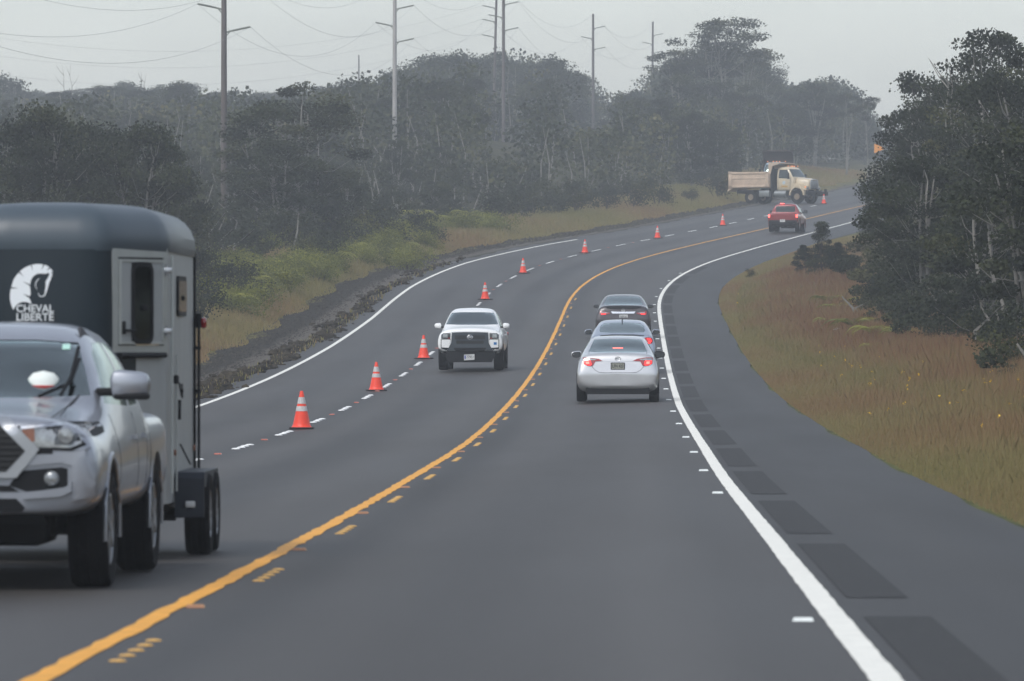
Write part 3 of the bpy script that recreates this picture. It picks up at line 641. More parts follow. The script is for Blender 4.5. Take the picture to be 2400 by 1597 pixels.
# ---------------------------------------------------------------- pale blue saloon in the middle
loc, rz = at_px(1458.5, 176+2.3)
car, bv, kx, ky, kz = sedan("sedan", loc, rz, "ice blue sedan with a shark fin aerial, between the silver and the black sedans", M_ice, W=.905, Lh=2.33, H=1.44, fast=.9, kind=1)
for s in (1, -1):
    mm = (lambda P: P) if s == 1 else mir
    L_ = panel("tail_light", car, bv, mm([(.60, .945), (.70, .96), (.80, .93), (.835, .86), (.80, .79), (.70, .77), (.635, .80), (.60, .87)]), 'rear', M_redl, off=.012)
    panel("brake_lamp", L_, bv, mm([(.66, .93), (.76, .925), (.79, .86), (.76, .80), (.69, .79), (.70, .86)]), 'rear', M_lit, off=.016, th=.008)
    mirror(car, s*.925, .88, 1.10, .21, .15, M_ice, glass_m=M_lensd)
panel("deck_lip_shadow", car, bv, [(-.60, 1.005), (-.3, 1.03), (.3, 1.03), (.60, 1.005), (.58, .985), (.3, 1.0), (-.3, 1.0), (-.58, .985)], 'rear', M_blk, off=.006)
panel("lower_valance", car, bv, P_low, 'rear', M_blk, off=.0, th=.06, deep=2.27*ky)
pl = panel("license_plate", car, bv, rrect(-.155, .60, .155, .76, .01), 'rear', M_platec, off=.02, th=.05, deep=2.30)
f_ = MB(); f_.hull([(-.014, -.10, 0), (.014, -.10, 0), (.018, .10, 0), (-.018, .10, 0), (-.006, -.09, .075), (.006, -.09, .075), (.006, -.02, .05), (-.006, -.02, .05)]); fo = f_.build("shark_fin_aerial", M_blk, car); fo.location = (0, -.85, 1.40)
# ---------------------------------------------------------------- dark saloon at the head of the queue
loc, rz = at_px(1461, 219+2.4)
car, bv, kx, ky, kz = sedan("sedan", loc, rz, "dark charcoal sedan with a bright chrome trunk strip, at the head of the queue", M_char, W=.905, Lh=2.42, H=1.46)
for s in (1, -1):
    mm = (lambda P: P) if s == 1 else mir
    L_ = panel("tail_light", car, bv, mm([(.77, .90), (.74, .87), (.60, .86), (.44, .82), (.46, .79), (.60, .755), (.74, .75), (.79, .79)]), 'rear', M_redl, off=.012)
    panel("brake_lamp", L_, bv, mm([(.73, .81), (.60, .81), (.57, .785), (.62, .77), (.73, .765)]), 'rear', M_lit, off=.016, th=.008)
    panel("clear_lens", L_, bv, mm([(.74, .86), (.60, .852), (.48, .82), (.56, .815), (.72, .82)]), 'rear', M_lens, off=.016, th=.008)
    mirror(car, s*.915, .95, 1.06, .21, .14, M_char, glass_m=M_lensd)
panel("chrome_strip", car, bv, [(-.41, .87), (-.2, .862), (.2, .862), (.41, .87), (.36, .80), (-.36, .80)], 'rear', M_chr, off=.022, th=.02)
panel("deck_spoiler", car, bv, [(-.60, 1.035), (-.3, 1.045), (.3, 1.045), (.60, 1.035), (.55, .98), (.3, .955), (-.3, .955), (-.55, .98)], 'rear', M_blk, off=.02, th=.02)
panel("lower_valance", car, bv, P_low, 'rear', M_blk, off=.0, th=.06, deep=2.27*ky)
pl = panel("license_plate", car, bv, rrect(-.13, .635, .15, .765, .01), 'rear', M_plate, off=.02, th=.05, deep=2.385)
text_mesh("plate_text", "NSM 61", .09, M_ink, pl, (0.01, -2.408, .70), 'rear', .001, 0, .21)
e_ = MB(); e_.tube([(.05*math.cos(R(a)), 0, .05*math.sin(R(a))) for a in range(0, 361, 20)], .008, 5); e_.box((0, 0, 0), (.13, .012, .02)); em = e_.build("emblem", M_chr, car); em.location = (0, -2.36, .905)

# ---------------------------------------------------------------- pickups
def pickup(name, loc, rz, label, m, cab_back=-.95, H=1.0, tyre=.385, flare=True, rake=0.0, glass_m=None, W=1.0, wheelw=.265, rimm=None):
    root = empty(name, loc, rz, label=label, cat="pickup truck"); c = cab_back
    S = [(-2.68, .56, .80, .64, .86, .80, .87, .98, .86, 1.06, .80, 1.08), (-2.62, .50, .84, .60, .91, .80, .92, 1.02, .91, 1.12, .86, 1.14), (-2.2, .48, .84, .60, .93, .85, .94, 1.04, .92, 1.13, .86, 1.15), (-1.5, .48, .84, .60, .935, .85, .945, 1.04, .92, 1.13, .86, 1.15),
         (c-.12, .47, .84, .60, .93, .85, .94, 1.04, .92, 1.13, .86, 1.15), (c-.06, .47, .84, .60, .92, .85, .93, 1.04, .92, 1.15, .86, 1.17), (c, .46, .84, .6, .92, .85, .93, 1.08, .905, 1.66, .70, 1.71), (c+.15, .46, .84, .6, .92, .85, .93, 1.10, .90, 1.745, .66, 1.795),
         (0.0, .46, .84, .6, .92, .85, .93, 1.10, .90, 1.765, .655, 1.815), (.45, .46, .84, .6, .92, .85, .93, 1.10, .90, 1.74, .66, 1.79), (.85, .46, .84, .6, .92, .85, .93, 1.10, .89, 1.60, .69, 1.66), (1.2, .46, .83, .6, .92, .85, .93, 1.08, .88, 1.36, .76, 1.41), (1.45, .46, .82, .6, .92, .85, .935, 1.06, .88, 1.19, .79, 1.24),
         (1.8, .47, .82, .6, .93, .85, .94, 1.04, .885, 1.14, .76, 1.21), (2.2, .48, .82, .6, .92, .85, .935, 1.02, .88, 1.11, .68, 1.18), (2.52, .50, .84, .6, .925, .8, .94, 1.03, .89, 1.13, .72, 1.185), (2.69, .50, .82, .6, .915, .78, .93, 1.02, .87, 1.11, .70, 1.15), (2.74, .53, .79, .61, .88, .77, .89, .98, .84, 1.06, .66, 1.09)]
    S = [(s[0], s[1], s[2]*W, s[3], s[4]*W, s[5], s[6]*W, s[7], s[8]*W, s[9]*H if s[9] > 1.3 else s[9], s[10]*W, s[11]*H if s[11] > 1.3 else s[11]) for s in S]
    ws = [(-.585, 1.655*H), (-.3, 1.675*H), (.3, 1.675*H), (.585, 1.655*H), (.655, 1.47), (.73, 1.275), (.4, 1.262), (-.4, 1.262), (-.73, 1.275), (-.655, 1.47)]
    s1 = [(-.12, 1.19), (-.12, 1.66*H), (.35, 1.65*H), (.62, 1.58*H), (1.16, 1.22)]; s2 = [(c+.14, 1.20), (c+.22, 1.63*H), (-.22, 1.66*H), (-.22, 1.19)]
    rwn = rrect(-.58, 1.22, .58, 1.62*H, .06)
    cav = hull_pts([(c+.1, .7), (c+.1, 1.2), (c+.22, 1.66*H), (.4, 1.68*H), (.95, 1.45), (1.25, 1.2), (1.3, .7)], [.78, .80, .58, .58, .66, .76, .78])
    bed = MB(); bed.box((0, (c-.16-2.58)/2, 1.35), (1.46*W, (c-.16)+2.58, 1.3), b=.0)
    b, bvh = car_body(root, S, m, [('y', ws, .5, 4), ('y', rwn, -4, c+.5), ('x', s1, -2, 2), ('x', s2, -2, 2)], cav, [(-1.5, tyre, tyre+.075, .60, 1.3), (1.75, tyre, tyre+.085, .60, 1.3)], [bed.mesh()])
    G = glass_m or G_wind
    panel("windshield", root, bvh, [(a*1.01, z) for a, z in ws], 'front', G, off=-.003, th=.006)
    panel("rear_window", root, bvh, rwn, 'rear', G_dark, off=-.003, th=.006)
    for ax in ('left', 'right'):
        g = (lambda P: [(-a, z) for a, z in P][::-1]) if ax == 'left' else (lambda P: P)
        for p in (s1, s2): panel("side_window", root, bvh, g(p), ax, G_dark, off=-.003, th=.006)
        for pts in ([(-.17, 1.15), (-.17, .6)], [(1.2, 1.15), (1.12, .85), (1.12, .58)], [(c+.05, 1.15), (c+.05, .95), (c+.2, .6)], [(c-.09, 1.1), (c-.09, .55)]): seam(root, bvh, g(pts), ax)
        for y in (-.02, c+.22): panel("door_handle", root, bvh, g([(y, .965), (y, .995), (y+.17, .995), (y+.17, .965)]), ax, m, off=.035, th=.035)
    for s in (-1, 1):
        for y in (-1.5, 1.75): wheel(root, (s*(.925-wheelw/2)*W, y, tyre), tyre, wheelw, M_rub, rimm or M_rim, s, 6, .6)
        if flare:
            for y in (-1.5, 1.75):
                q = MB(); rr = tyre+.10; pts = [(s*.925*W, y+rr*math.cos(R(a)), tyre+rr*math.sin(R(a))) for a in range(-8, 189, 14)]
                q.tube(pts, .024, 8); q.v = [((s*.922*W)+(v[0]-s*.922*W)*.6, v[1], v[2]) for v in q.v]; q.build("wheel_flare", m, root)
    u = MB(); u.box((0, -.2, .46), (1.2, 4.7, .22), b=.05); u.box((0, 1.9, .42), (1.1, .8, .26), b=.08); u.tube([(-.75, -1.5, tyre), (.75, -1.5, tyre)], .05, 8); u.lathe([(.001, -.12), (.12, -.08), (.14, 0), (.12, .08), (.001, .12)], 14, 'y', (0.05, -1.5, tyre)); u.tube([(-.75, 1.75, tyre), (.75, 1.75, tyre)], .04, 8); u.build("underbody", M_blk, root)
    for x in (-.38, .38): seat(root, x, .15, .62); 
    seat(root, 0, -.55, .58, 2.6)
    d = MB(); d.box((0, 1.05, 1.08), (1.4, .5, .2), b=.07); d.build("dashboard", M_inside, root)
    sw = MB(); sw.tube([(.36+.18*math.cos(R(a)), .72, 1.10+.17*math.sin(R(a))) for a in range(0, 361, 24)], .014, 6); q = sw.build("steering_wheel", M_blk, root); q.location.x = -.72
    for s in (1, -1):
        L_ = panel("tail_light", root, bvh, [(s*.90, 1.06), (s*.78, 1.06), (s*.78, .80), (s*.90, .80)], 'rear', M_redl, off=.012, th=.02)
    panel("tailgate_gap", root, bvh, [(-.76, .70), (-.76, .69), (.76, .69), (.76, .70)], 'rear', M_seam, off=.003)
    return root, bvh
# the grey pickup that tows the horse trailer
x_, y_ = -3.525, 45.55
p0 = (x_, y_, gz(x_, y_))
truck, bv = pickup("pickup_truck", p0, math.pi-.034, "silver pickup with a hexagon grille towing the horse trailer, cut off by the left edge", M_silver, tyre=.39, H=.985)
PF = lambda n, poly, m_, off=.004, th=.012, par=None, **k: panel(n, par or truck, bv, [(a_*1.14, b_) for a_, b_ in poly], 'front', m_, off=off, th=th, **k)
su = PF("grille_surround", [(-.29, 1.15), (.29, 1.15), (.475, .935), (.345, .75), (-.345, .75), (-.475, .935)], M_matchr, .035, .05)
gr = PF("grille", [(-.245, 1.10), (.245, 1.10), (.395, .925), (.285, .79), (-.285, .79), (-.395, .925)], M_mesh, .040, .02)
q = MB()
for i in range(7):
    z = .82+i*.038; hw = np.interp(z, [.79, .925, 1.10], [.28, .38, .24])
    q.box((0, 2.77, z), (2.28*hw, .02, .012), b=.004)
q.build("grille_bars", M_blk, gr)
for s in (1, -1):
    mm = (lambda P: P) if s == 1 else mir
    h = PF("headlight", mm([(.35, 1.09), (.60, 1.115), (.72, 1.105), (.775, 1.05), (.74, .965), (.66, .925), (.40, .935), (.355, 1.0)]), M_blk, .010, .02)
    PF("lamp_lens", mm([(.365, 1.075), (.60, 1.10), (.70, 1.09), (.75, 1.045), (.715, .975), (.65, .945), (.41, .95), (.375, 1.0)]), M_lens, .016, .014, h)
    PF("light_bar", mm([(.365, 1.088), (.60, 1.113), (.70, 1.103), (.69, 1.083), (.60, 1.092), (.37, 1.068)]), M_chr, .024, .012, h)
    PF("bumper", mm([(.43, .895), (.66, .915), (.76, .95), (.79, .97), (.80, .80), (.79, .63), (.66, .60), (.66, .83), (.60, .85), (.34, .82)]), M_silver, .022, .05)
    PF("turn_signal", mm([(.375, 1.07), (.445, 1.075), (.45, .99), (.40, .975), (.38, 1.0)]), M_amb, .020, .012, h)
    PF("projector_bowl", mm([(.56, 1.075), (.68, 1.075), (.70, 1.02), (.66, .965), (.56, .965)]), M_lensd, .020, .012, h)
    PF("side_marker", mm([(.715, 1.075), (.745, 1.05), (.735, 1.02), (.71, 1.03)]), M_amb, .024, .012, h)
    q = MB(); q.lathe([(.001, .02), (.045, .015), (.055, 0), (.06, -.02)], 20, 'y'); pr = q.build("projector", M_lens, h); hp = bv.ray_cast(Vector((-s*.7125, 20, 1.02)), Vector((0, -1, 0)))[0]; pr.location = (-s*.7125, hp.y+.022, 1.02)
    PF("headlight_underline", mm([(.41, .935), (.55, .93), (.55, .905), (.44, .905)]), M_blk, .010)
    f = PF("fog_recess", mm([(.36, .795), (.60, .82), (.635, .81), (.635, .70), (.60, .68), (.40, .66), (.30, .70)]), M_blk, .008)
    q = MB(); q.lathe([(.001, .012), (.03, .01), (.042, 0), (.05, -.01), (.054, -.04)], 20, 'y'); fl = q.build("fog_lamp", M_lens, f); hp = bv.ray_cast(Vector((-s*.62, 20, .745)), Vector((0, -1, 0)))[0]; fl.location = (-s*.62, hp.y+.022, .745)
    PF("bumper_lip", mm([(.40, .655), (.63, .69), (.66, .73), (.66, .66), (.60, .63), (.38, .61)]), M_silver, .05, .05)
    mirror(truck, -s*.985, 1.12, 1.345, .27, .19, M_silver, low=M_blk)
PF("air_dam_opening", [(-.30, .70), (.30, .70), (.36, .66), (-.36, .66)], M_blk, .008)
PF("lower_opening", [(-.34, .615), (.34, .615), (.44, .50), (-.44, .50)], M_blk, .008)
PF("skid_plate", [(-.46, .54), (.46, .54), (.50, .44), (-.50, .44)], M_blk, .03, .05, deep=2.5)
panel("licence_sticker", truck, bv, [(.49, 1.62), (.54, 1.62), (.545, 1.585), (.495, 1.585)], 'front', mat("mint_sticker", (.45, .72, .62), .6), off=.004, th=.004)
q = MB(); q.tube([(.52, 1.50, 1.26), (.25, 1.29, 1.50), (.20, 1.20, 1.585)], .011, 6); q.tube([(.60, 1.42, 1.31), (.40, 1.3, 1.43), (.17, 1.13, 1.63)], .009, 6); q.build("wiper", M_blk, truck)
q = MB(); q.tube([(-.40, 1.47, 1.27), (-.60, 1.32, 1.36), (-.64, 1.12, 1.52)], .012, 6); q.tube([(-.55, 1.47, 1.28), (-.60, 1.28, 1.40), (-.62, .98, 1.60)], .014, 6); q.build("wiper", M_blk, truck)
seam(truck, bv, [(.66, 1.28), (.60, 1.20), (.58, 1.12)], 'front', .012); seam(truck, bv, [(-.66, 1.28), (-.60, 1.20), (-.58, 1.12)], 'front', .012)
seam(truck, bv, [(-.56, 1.735), (-.60, 1.665)], 'front', .03); seam(truck, bv, [(.56, 1.735), (.60, 1.665)], 'front', .03)
# cap on the dashboard
Mt = Matrix.Translation(p0) @ Matrix.Rotation(math.pi-.034, 4, 'Z')
cap = empty("cap", Mt @ Vector((-.40, 1.15, 1.285)), math.pi-.034, label="white and red cap lying on the dashboard behind the silver pickup's windshield", cat="cap")
q = MB(); q.lathe([(.125, 0), (.124, .04), (.11, .10), (.07, .14), (.001, .155)], 18); q.build("crown", mat("white_cap_cloth", (.75, .80, .76), .9), cap)
q = MB(); q.lathe([(.127, -.002), (.132, .055), (.126, .058)], 18); q.build("band", mat("red_cap_cloth", (.55, .05, .05), .9), cap)
q = MB(); q.prism([(.0, -.10), (.10, -.09), (.2, -.05), (.22, .03), (.16, .09), (0, .10)], 'z', -.005, .03); q.build("brim", MATS["red_cap_cloth"], cap)

# ---------------------------------------------------------------- horse trailer
M_nose = mat("dark_blue_gelcoat", (.011, .020, .027), .38, 0, .05, 2, spec=.3)
M_roof = mat("slate_roof_shell", (.055, .076, .094), .42, 0, .06, 1.5)
M_alu = mat("anodised_panel", (.40, .42, .42), .45, .25, .08, 1.6, stretch=(3, 3, .5)); M_aluf = mat("aluminium_frame", (.55, .58, .57), .35, .55, .06, 6)
ty = 50.95; tx = -3.462
tp = (tx, ty, gz(tx, ty)); trl = empty("horse_trailer", tp, math.pi-.016, label="grey horse trailer with dark blue nose and white horse head emblem", cat="trailer")
HW = .87; YF = 1.95; YR = -1.95
out_ = [(0, YF), (.25, YF), (.38, YF-.005), (.45, YF-.04), (.50, YF-.10), (.66, YF-.42), (.80, YF-.70), (.85, YF-.80), (.87, YF-.92), (.87, 0), (.87, YR+.05), (.85, YR), (0, YR)]
full = out_+[(-x, y) for x, y in out_[-2:0:-1]]
def ringz(z, ins):
    P = []
    for x, y in full:
        fx = (HW-ins)/HW; yc = 0; fy = (YF-ins*1.1)/YF if y > 0 else (YF-ins*.35)/YF
        P.append((x*fx, y*fy, z))
    return P
def wall(name, i0, i1, z0, z1, m_, par=trl, th=.03):     # outline points i0..i1 (mirrored or not), thin wall
    vs = []; seg = [full[i % len(full)] for i in range(i0, i1+1)]
    for x, y in seg: vs += [(x, y, z0), (x, y, z1)]
    for x, y in seg: k_ = (HW-th)/HW; vs += [(x*k_, y*(1-th/YF), z0), (x*k_, y*(1-th/YF), z1)]
    n = len(seg); fs = []
    for k in range(n-1): fs += [(2*k, 2*k+2, 2*k+3, 2*k+1), (2*n+2*k, 2*n+2*k+1, 2*n+2*k+3, 2*n+2*k+2), (2*k+1, 2*k+3, 2*n+2*k+3, 2*n+2*k+1), (2*k, 2*n+2*k, 2*n+2*k+2, 2*k+2)]
    fs += [(0, 1, 2*n+1, 2*n), (2*n-2, 4*n-2, 4*n-1, 2*n-1)]
    q = MB(); q.add(vs, fs); return q.build(name, m_, par)
N_ = len(full); ZW0, ZW1 = .42, 2.33
nose = MB()   # front shell, z from the floor up to the roof, crowned outward
seg = [full[i % N_] for i in range(-5, 6)]
zs = [.46, .7, 1.1, 1.5, 1.9, 2.2, 2.34]
vs = []
for z in zs:
    bulge = .10*math.sin(math.pi*min(1, max(0, (z-.46)/2.1)))
    for x, y in seg: vs.append((x, y+bulge*(1-abs(x)/.75), z))
n = len(seg); nose.add(vs, [(j*n+i, j*n+i+1, (j+1)*n+i+1, (j+1)*n+i) for j in range(len(zs)-1) for i in range(n-1)])
no = nose.build("nose_shell", M_nose, trl)
rf = MB(); prof = [(2.33, -.012), (2.38, -.018), (2.46, -.012), (2.54, .02), (2.60, .065), (2.645, .13), (2.675, .22), (2.69, .34), (2.70, .52), (2.70, .8)]
vs = []
for z, ins in prof: vs += ringz(z, ins)
fs = [(j*N_+i, j*N_+(i+1) % N_, (j+1)*N_+(i+1) % N_, (j+1)*N_+i) for j in range(len(prof)-1) for i in range(N_)]+[tuple((len(prof)-1)*N_+i for i in range(N_))]
rf.add(vs, fs); ro = rf.build("roof", M_roof, trl)
# plane helper for the angled front corners (image right corner = local -x)
def corner_plane(s):
    a = Vector((s*.505, YF-.11, 0)); b = Vector((s*.845, YF-.79, 0)); u = (b-a).normalized(); nrm = Vector((-u.y, u.x, 0)); 
    if nrm.dot(Vector((s, 1, 0))) < 0: nrm = -nrm
    return a, u, nrm, (b-a).length
def on_corner(s, poly, off, th, name, m_, par):
    a, u, nrm, L = corner_plane(s); q = MB(); n = len(poly); P = [a+u*p+Vector((0, 0, z)) for p, z in poly]
    q.add([tuple(v+nrm*(off)) for v in P]+[tuple(v+nrm*(off-th)) for v in P], [tuple(range(n)), tuple(range(n, 2*n))[::-1]]+[(i, (i+1) % n, n+(i+1) % n, n+i) for i in range(n)])
    return q.build(name, m_, par, smooth=False)
def frame_poly(s, outer, inner, off, th, name, m_, par):   # ring between two equal-count polygons
    a, u, nrm, L = corner_plane(s); n = len(outer); q = MB(); T = lambda p, z, o: tuple(a+u*p+Vector((0, 0, z))+nrm*o)
    vs = [T(*p, off) for p in outer]+[T(*p, off) for p in inner]+[T(*p, off-th) for p in outer]+[T(*p, off-th) for p in inner]; fs = []
    for i in range(n):
        j = (i+1) % n; fs += [(i, j, n+j, n+i), (2*n+i, 3*n+i, 3*n+j, 2*n+j), (i, 2*n+i, 2*n+j, j), (n+i, n+j, 3*n+j, 3*n+i)]
    q.add(vs, fs); return q.build(name, m_, par, smooth=False)
L_ = corner_plane(1)[3]
for s in (1, -1):
    w0, w1, wz0, wz1 = .275, .515, 1.665, 2.215
    win_o = rrect(w0-.035, wz0-.035, w1+.035, wz1+.035, .075); win_i = rrect(w0, wz0, w1, wz1, .05)
    if s == -1:   # the side seen in the photo: groom's door leaf in a frame
        on_corner(s, [(-.02, .42), (L_+.02, .42), (L_+.02, 1.57), (-.02, 1.57)], .0, .03, "corner_panel", M_alu, trl)
        frame_poly(s, [(-.02, 1.57), (L_+.03, 1.57), (L_+.03, 2.36), (-.02, 2.36)], [(.06, 1.62), (L_-.03, 1.62), (L_-.03, 2.285), (.06, 2.285)], .014, .04, "door_frame", M_aluf, trl)
        leaf = frame_poly(s, [(.075, 1.635), (L_-.05, 1.635), (L_-.05, 2.265), (.075, 2.265)], [(w0-.03, wz0-.03), (w1+.03, wz0-.03), (w1+.03, wz1+.03), (w0-.03, wz1+.03)], .022, .03, "upper_door", M_alu, trl)
        frame_poly(s, [(.07, 1.63), (L_-.045, 1.63), (L_-.045, 2.27), (.07, 2.27)], [(.09, 1.652), (L_-.065, 1.652), (L_-.065, 2.25), (.09, 2.25)], .030, .02, "door_rim", M_aluf, leaf)
        on_corner(s, [(.045, 2.27), (L_-.02, 2.27), (L_-.02, 2.295), (.045, 2.295)], .003, .01, "door_seal", M_blk, leaf)
        a, u, nrm, _ = corner_plane(s)
        for z in (1.73, 2.19):
            q = MB(); c_ = a+u*(L_-.02)+Vector((0, 0, z))+nrm*.035; q.box(tuple(c_), (.085, .05, .045), b=.012); q.tube([tuple(c_+Vector((0, 0, -.045))), tuple(c_+Vector((0, 0, .045)))], .014, 8); q.build("hinge", M_matchr, leaf)
        q = MB(); c_ = a+u*.12+Vector((0, 0, 1.755))+nrm*.03; q.box(tuple(c_), (.03, .03, .10), b=.01); q.tube([tuple(a+u*.13+Vector((0, 0, 1.735))+nrm*.05), tuple(a+u*.26+Vector((0, 0, 1.735))+nrm*.05)], .011, 6); q.build("latch_handle", M_blk, leaf)
        q = MB(); q.tube([tuple(a+u*.06+Vector((0, 0, 1.548))+nrm*.03), tuple(a+u*(L_-.03)+Vector((0, 0, 1.548))+nrm*.03)], .02, 8); q.build("ledge_seal", M_blk, trl)
    else:
        frame_poly(s, [(-.02, .42), (L_+.03, .42), (L_+.03, 2.36), (-.02, 2.36)], [(w0-.03, wz0-.03), (w1+.03, wz0-.03), (w1+.03, wz1+.03), (w0-.03, wz1+.03)], .0, .03, "corner_panel", M_alu, trl); leaf = trl
    wf_ = frame_poly(s, win_o, win_i, .034, .02, "window", M_blk, leaf)
    on_corner(s, win_i, .026, .006, "pane", glass("smoke_glass", (.72, .76, .68), gain=1.0, add=.02), wf_)
    q = MB(); a, u, nrm, _ = corner_plane(s); c_ = a+u*((w0+w1)/2+.02)+Vector((0, 0, 1.905))+nrm*.036; q.box(tuple(c_), (.055, .03, .05), b=.012); q.build("window_catch", M_blk, wf_)
# long side walls: corner piece + side + back
wall("side_wall", 7, 10, .42, 2.345, M_alu); wall("side_wall", N_-10, N_-7, .42, 2.345, M_alu); wall("tail_ramp", 11, 13, .42, 1.62, M_alu)
q = MB(); q.box((0, 0, .44), (1.66, 3.2, .08)); q.build("floor", M_blk, trl)
for s in (-1, 1):
    X = s*(HW+.006)
    q = MB(); wn = rrect(-.80, 1.85, .18, 2.16, .07); q.prism(wn, 'x', X-.004*s, X+.012*s); o = q.build("window", M_blk, trl)
    q = MB(); q.prism(rrect(-.76, 1.885, .14, 2.125, .05), 'x', X+.008*s, X+.016*s); q.build("pane", M_lensd, o); q = MB(); q.box((X+.02*s, -.31, 1.99), (.02, .06, .04), b=.008); q.build("window_catch", M_blk, o)
    q = MB(); q.box((X+.004*s, -1.91, 1.38), (.02, .05, 1.95), b=.006); q.tube([(X+.04*s, -1.86, .5), (X+.04*s, -1.86, 1.85)], .013, 6); q.box((X+.03*s, -1.87, 1.25), (.05, .05, .03)); q.box((X+.03*s, -1.87, 1.6), (.05, .05, .03)); q.build("corner_post", M_blk, trl)
    q = MB(); q.tube([(X+.02*s, 1.03, .5), (X+.02*s, 1.03, 2.3)], .012, 6); q.tube([(X+.015*s, .42, .5), (X+.015*s, .42, 1.55)], .008, 6); q.build("trim_rail", M_aluf, trl)
    q = MB(); q.box((X+.02*s, .55, 1.36), (.04, .10, .07), b=.015); q.tube([(X+.04*s, .48, 1.33), (X+.05*s, .40, 1.24), (X+.05*s, .30, 1.22), (X+.05*s, .26, 1.27), (X+.05*s, .33, 1.32)], .008, 6); q.tube([(X+.03*s, .30, 1.2), (X+.03*s, .33, 1.05)], .014, 6); q.build("tether_ring", M_blk, trl)
    for y in (.52, -1.75):
        q = MB(); q.box((X+.01*s, y, .80), (.02, .04, .05), b=.006); q.build("side_reflector", M_amb, trl)
    q = MB(); q.box((X+.03*s, -1.92, 1.82), (.06, .05, .12), b=.015); ml = q.build("marker_lamp_holder", M_blk, trl); q = MB(); q.box((X+.075*s, -1.925, 1.80), (.05, .05, .09), b=.02); q.build("marker_lamp", M_redl, ml)
    # tandem wheels and square mudguard
    q = MB(); xo, xi = X+.225*s, X+.0*s
    pr = [(.42, .30), (.40, .60), (.33, .645), (-1.33, .645), (-1.40, .60), (-1.42, .30), (-1.38, .30), (-1.36, .585), (-1.31, .615), (.31, .615), (.36, .585), (.38, .30)]
    vs = [(xi, y, z) for y, z in pr]+[(xo, y, z) for y, z in pr]; n = len(pr); fs = [(i, (i+1) % n, n+(i+1) % n, n+i) for i in range(n)]+[tuple(range(n))[::-1], tuple(range(n, 2*n))]
    q.add(vs, fs); q.box(((xo-.005*s), -.5, .575), (.012, 1.75, .09), b=.0); fd = q.build("mudguard", mat("black_mudguard", (.016, .021, .031), .5, spec=.3), trl, smooth=False)
    for y in (-.10, -.92): wheel(trl, (X+.155*s, y, .315), .315, .195, M_rub, M_rim, s, 8, .6)
    q = MB(); q.box((X+.12*s, .432, .40), (.075, .02, .05), b=.008); q.build("front_reflector", M_plate, fd)
    q = MB(); q.tube([(X+.10*s, .1, .70), (X+.02*s, .1, .86)], .008, 6); q.build("stay", M_blk, fd)
q = MB(); q.box((0, -.2, .36), (1.5, 3.6, .10), b=.02); q.box((0, 2.3, .42), (.09, 1.1, .09), b=.01); q.box((.25, 2.2, .42), (.06, .9, .08), Matrix.Rotation(R(14), 4, 'Z') @ Matrix.Translation((.25, 0, 0)), b=.01); q.tube([(-.85, -.10, .30), (.85, -.10, .30)], .04, 8); q.tube([(-.85, -.92, .30), (.85, -.92, .30)], .04, 8); q.build("chassis", M_blk, trl)
# the emblem on the nose: horse's head in white with the maker's name under it
M_dec = mat("white_decal", (.74, .78, .80), .5)
EC = (347, 1100); ES = 1/1449.
def epts(P): return [((x-EC[0])*ES-(-0.0), (EC[1]-y)*ES) for x, y in P]
em = empty("emblem", (0, 0, 0)); em.parent = trl
def decal(name, P, par):
    P = [(x, z) for x, z in epts(P)]; v2, _, f2, *_ = geometry.delaunay_2d_cdt([Vector(p) for p in P], [(i, (i+1) % len(P)) for i in range(len(P))], [], 1, 1e-6)
    q = MB(); vs = []
    for p in v2: q.v.append((-(p[0]+EMX), YF+nose_bulge(EMZ+p[1])*(1-abs(p[0]+EMX)/.75)+.006, EMZ+p[1]))
    q.f = [tuple(f) for f in f2]; o = q.build(name, M_dec, par, smooth=False); return o
def nose_bulge(z): return .10*math.sin(math.pi*min(1, max(0, (z-.46)/2.1)))
EMX, EMZ = -.085, 2.03
decal("mane", [(150, 1308), (128, 1255), (115, 1200), (113, 1140), (122, 1078), (205, 1074), (128, 1062), (150, 985), (180, 935), (208, 905), (262, 948), (218, 893), (260, 858), (300, 838), (335, 824), (362, 885), (347, 820), (400, 811), (440, 811), (472, 817), (452, 878), (486, 820), (515, 830), (540, 847), (508, 884), (552, 858), (580, 895), (556, 900), (580, 925), (560, 925), (575, 950), (555, 950), (560, 975),
   (545, 1000), (530, 1050), (515, 1105), (500, 1145), (480, 1165), (440, 1165), (422, 1140), (420, 1115), (430, 1140), (445, 1156), (475, 1155), (490, 1135), (495, 1100), (502, 1040), (500, 1000), (520, 970), (540, 930), (532, 905), (500, 918), (440, 914), (405, 920), (375, 938), (352, 965), (338, 1000), (334, 1035), (250, 995), (330, 1050), (336, 1090), (340, 1130), (332, 1160), (255, 1132), (325, 1180), (340, 1210), (352, 1250), (330, 1235), (295, 1222), (250, 1222), (210, 1235), (175, 1268)], em)
decal("cheek_line", [(440, 962), (410, 980), (390, 1010), (386, 1045), (396, 1072), (416, 1092), (400, 1066), (394, 1040), (400, 1010), (418, 985)], em)
for body_, zy, wd_ in (("CHEVAL", 1296, .278), ("LIBERTÉ", 1388, .278)):
    z = EMZ+(EC[1]-zy)*ES; xx = (388-EC[0])*ES+EMX
    t_ = text_mesh("name_text", body_, .078, M_dec, em, (-xx, YF+nose_bulge(z)*(1-abs(xx)/.75)+.008, z), 'front', .002, .0012, wd_)
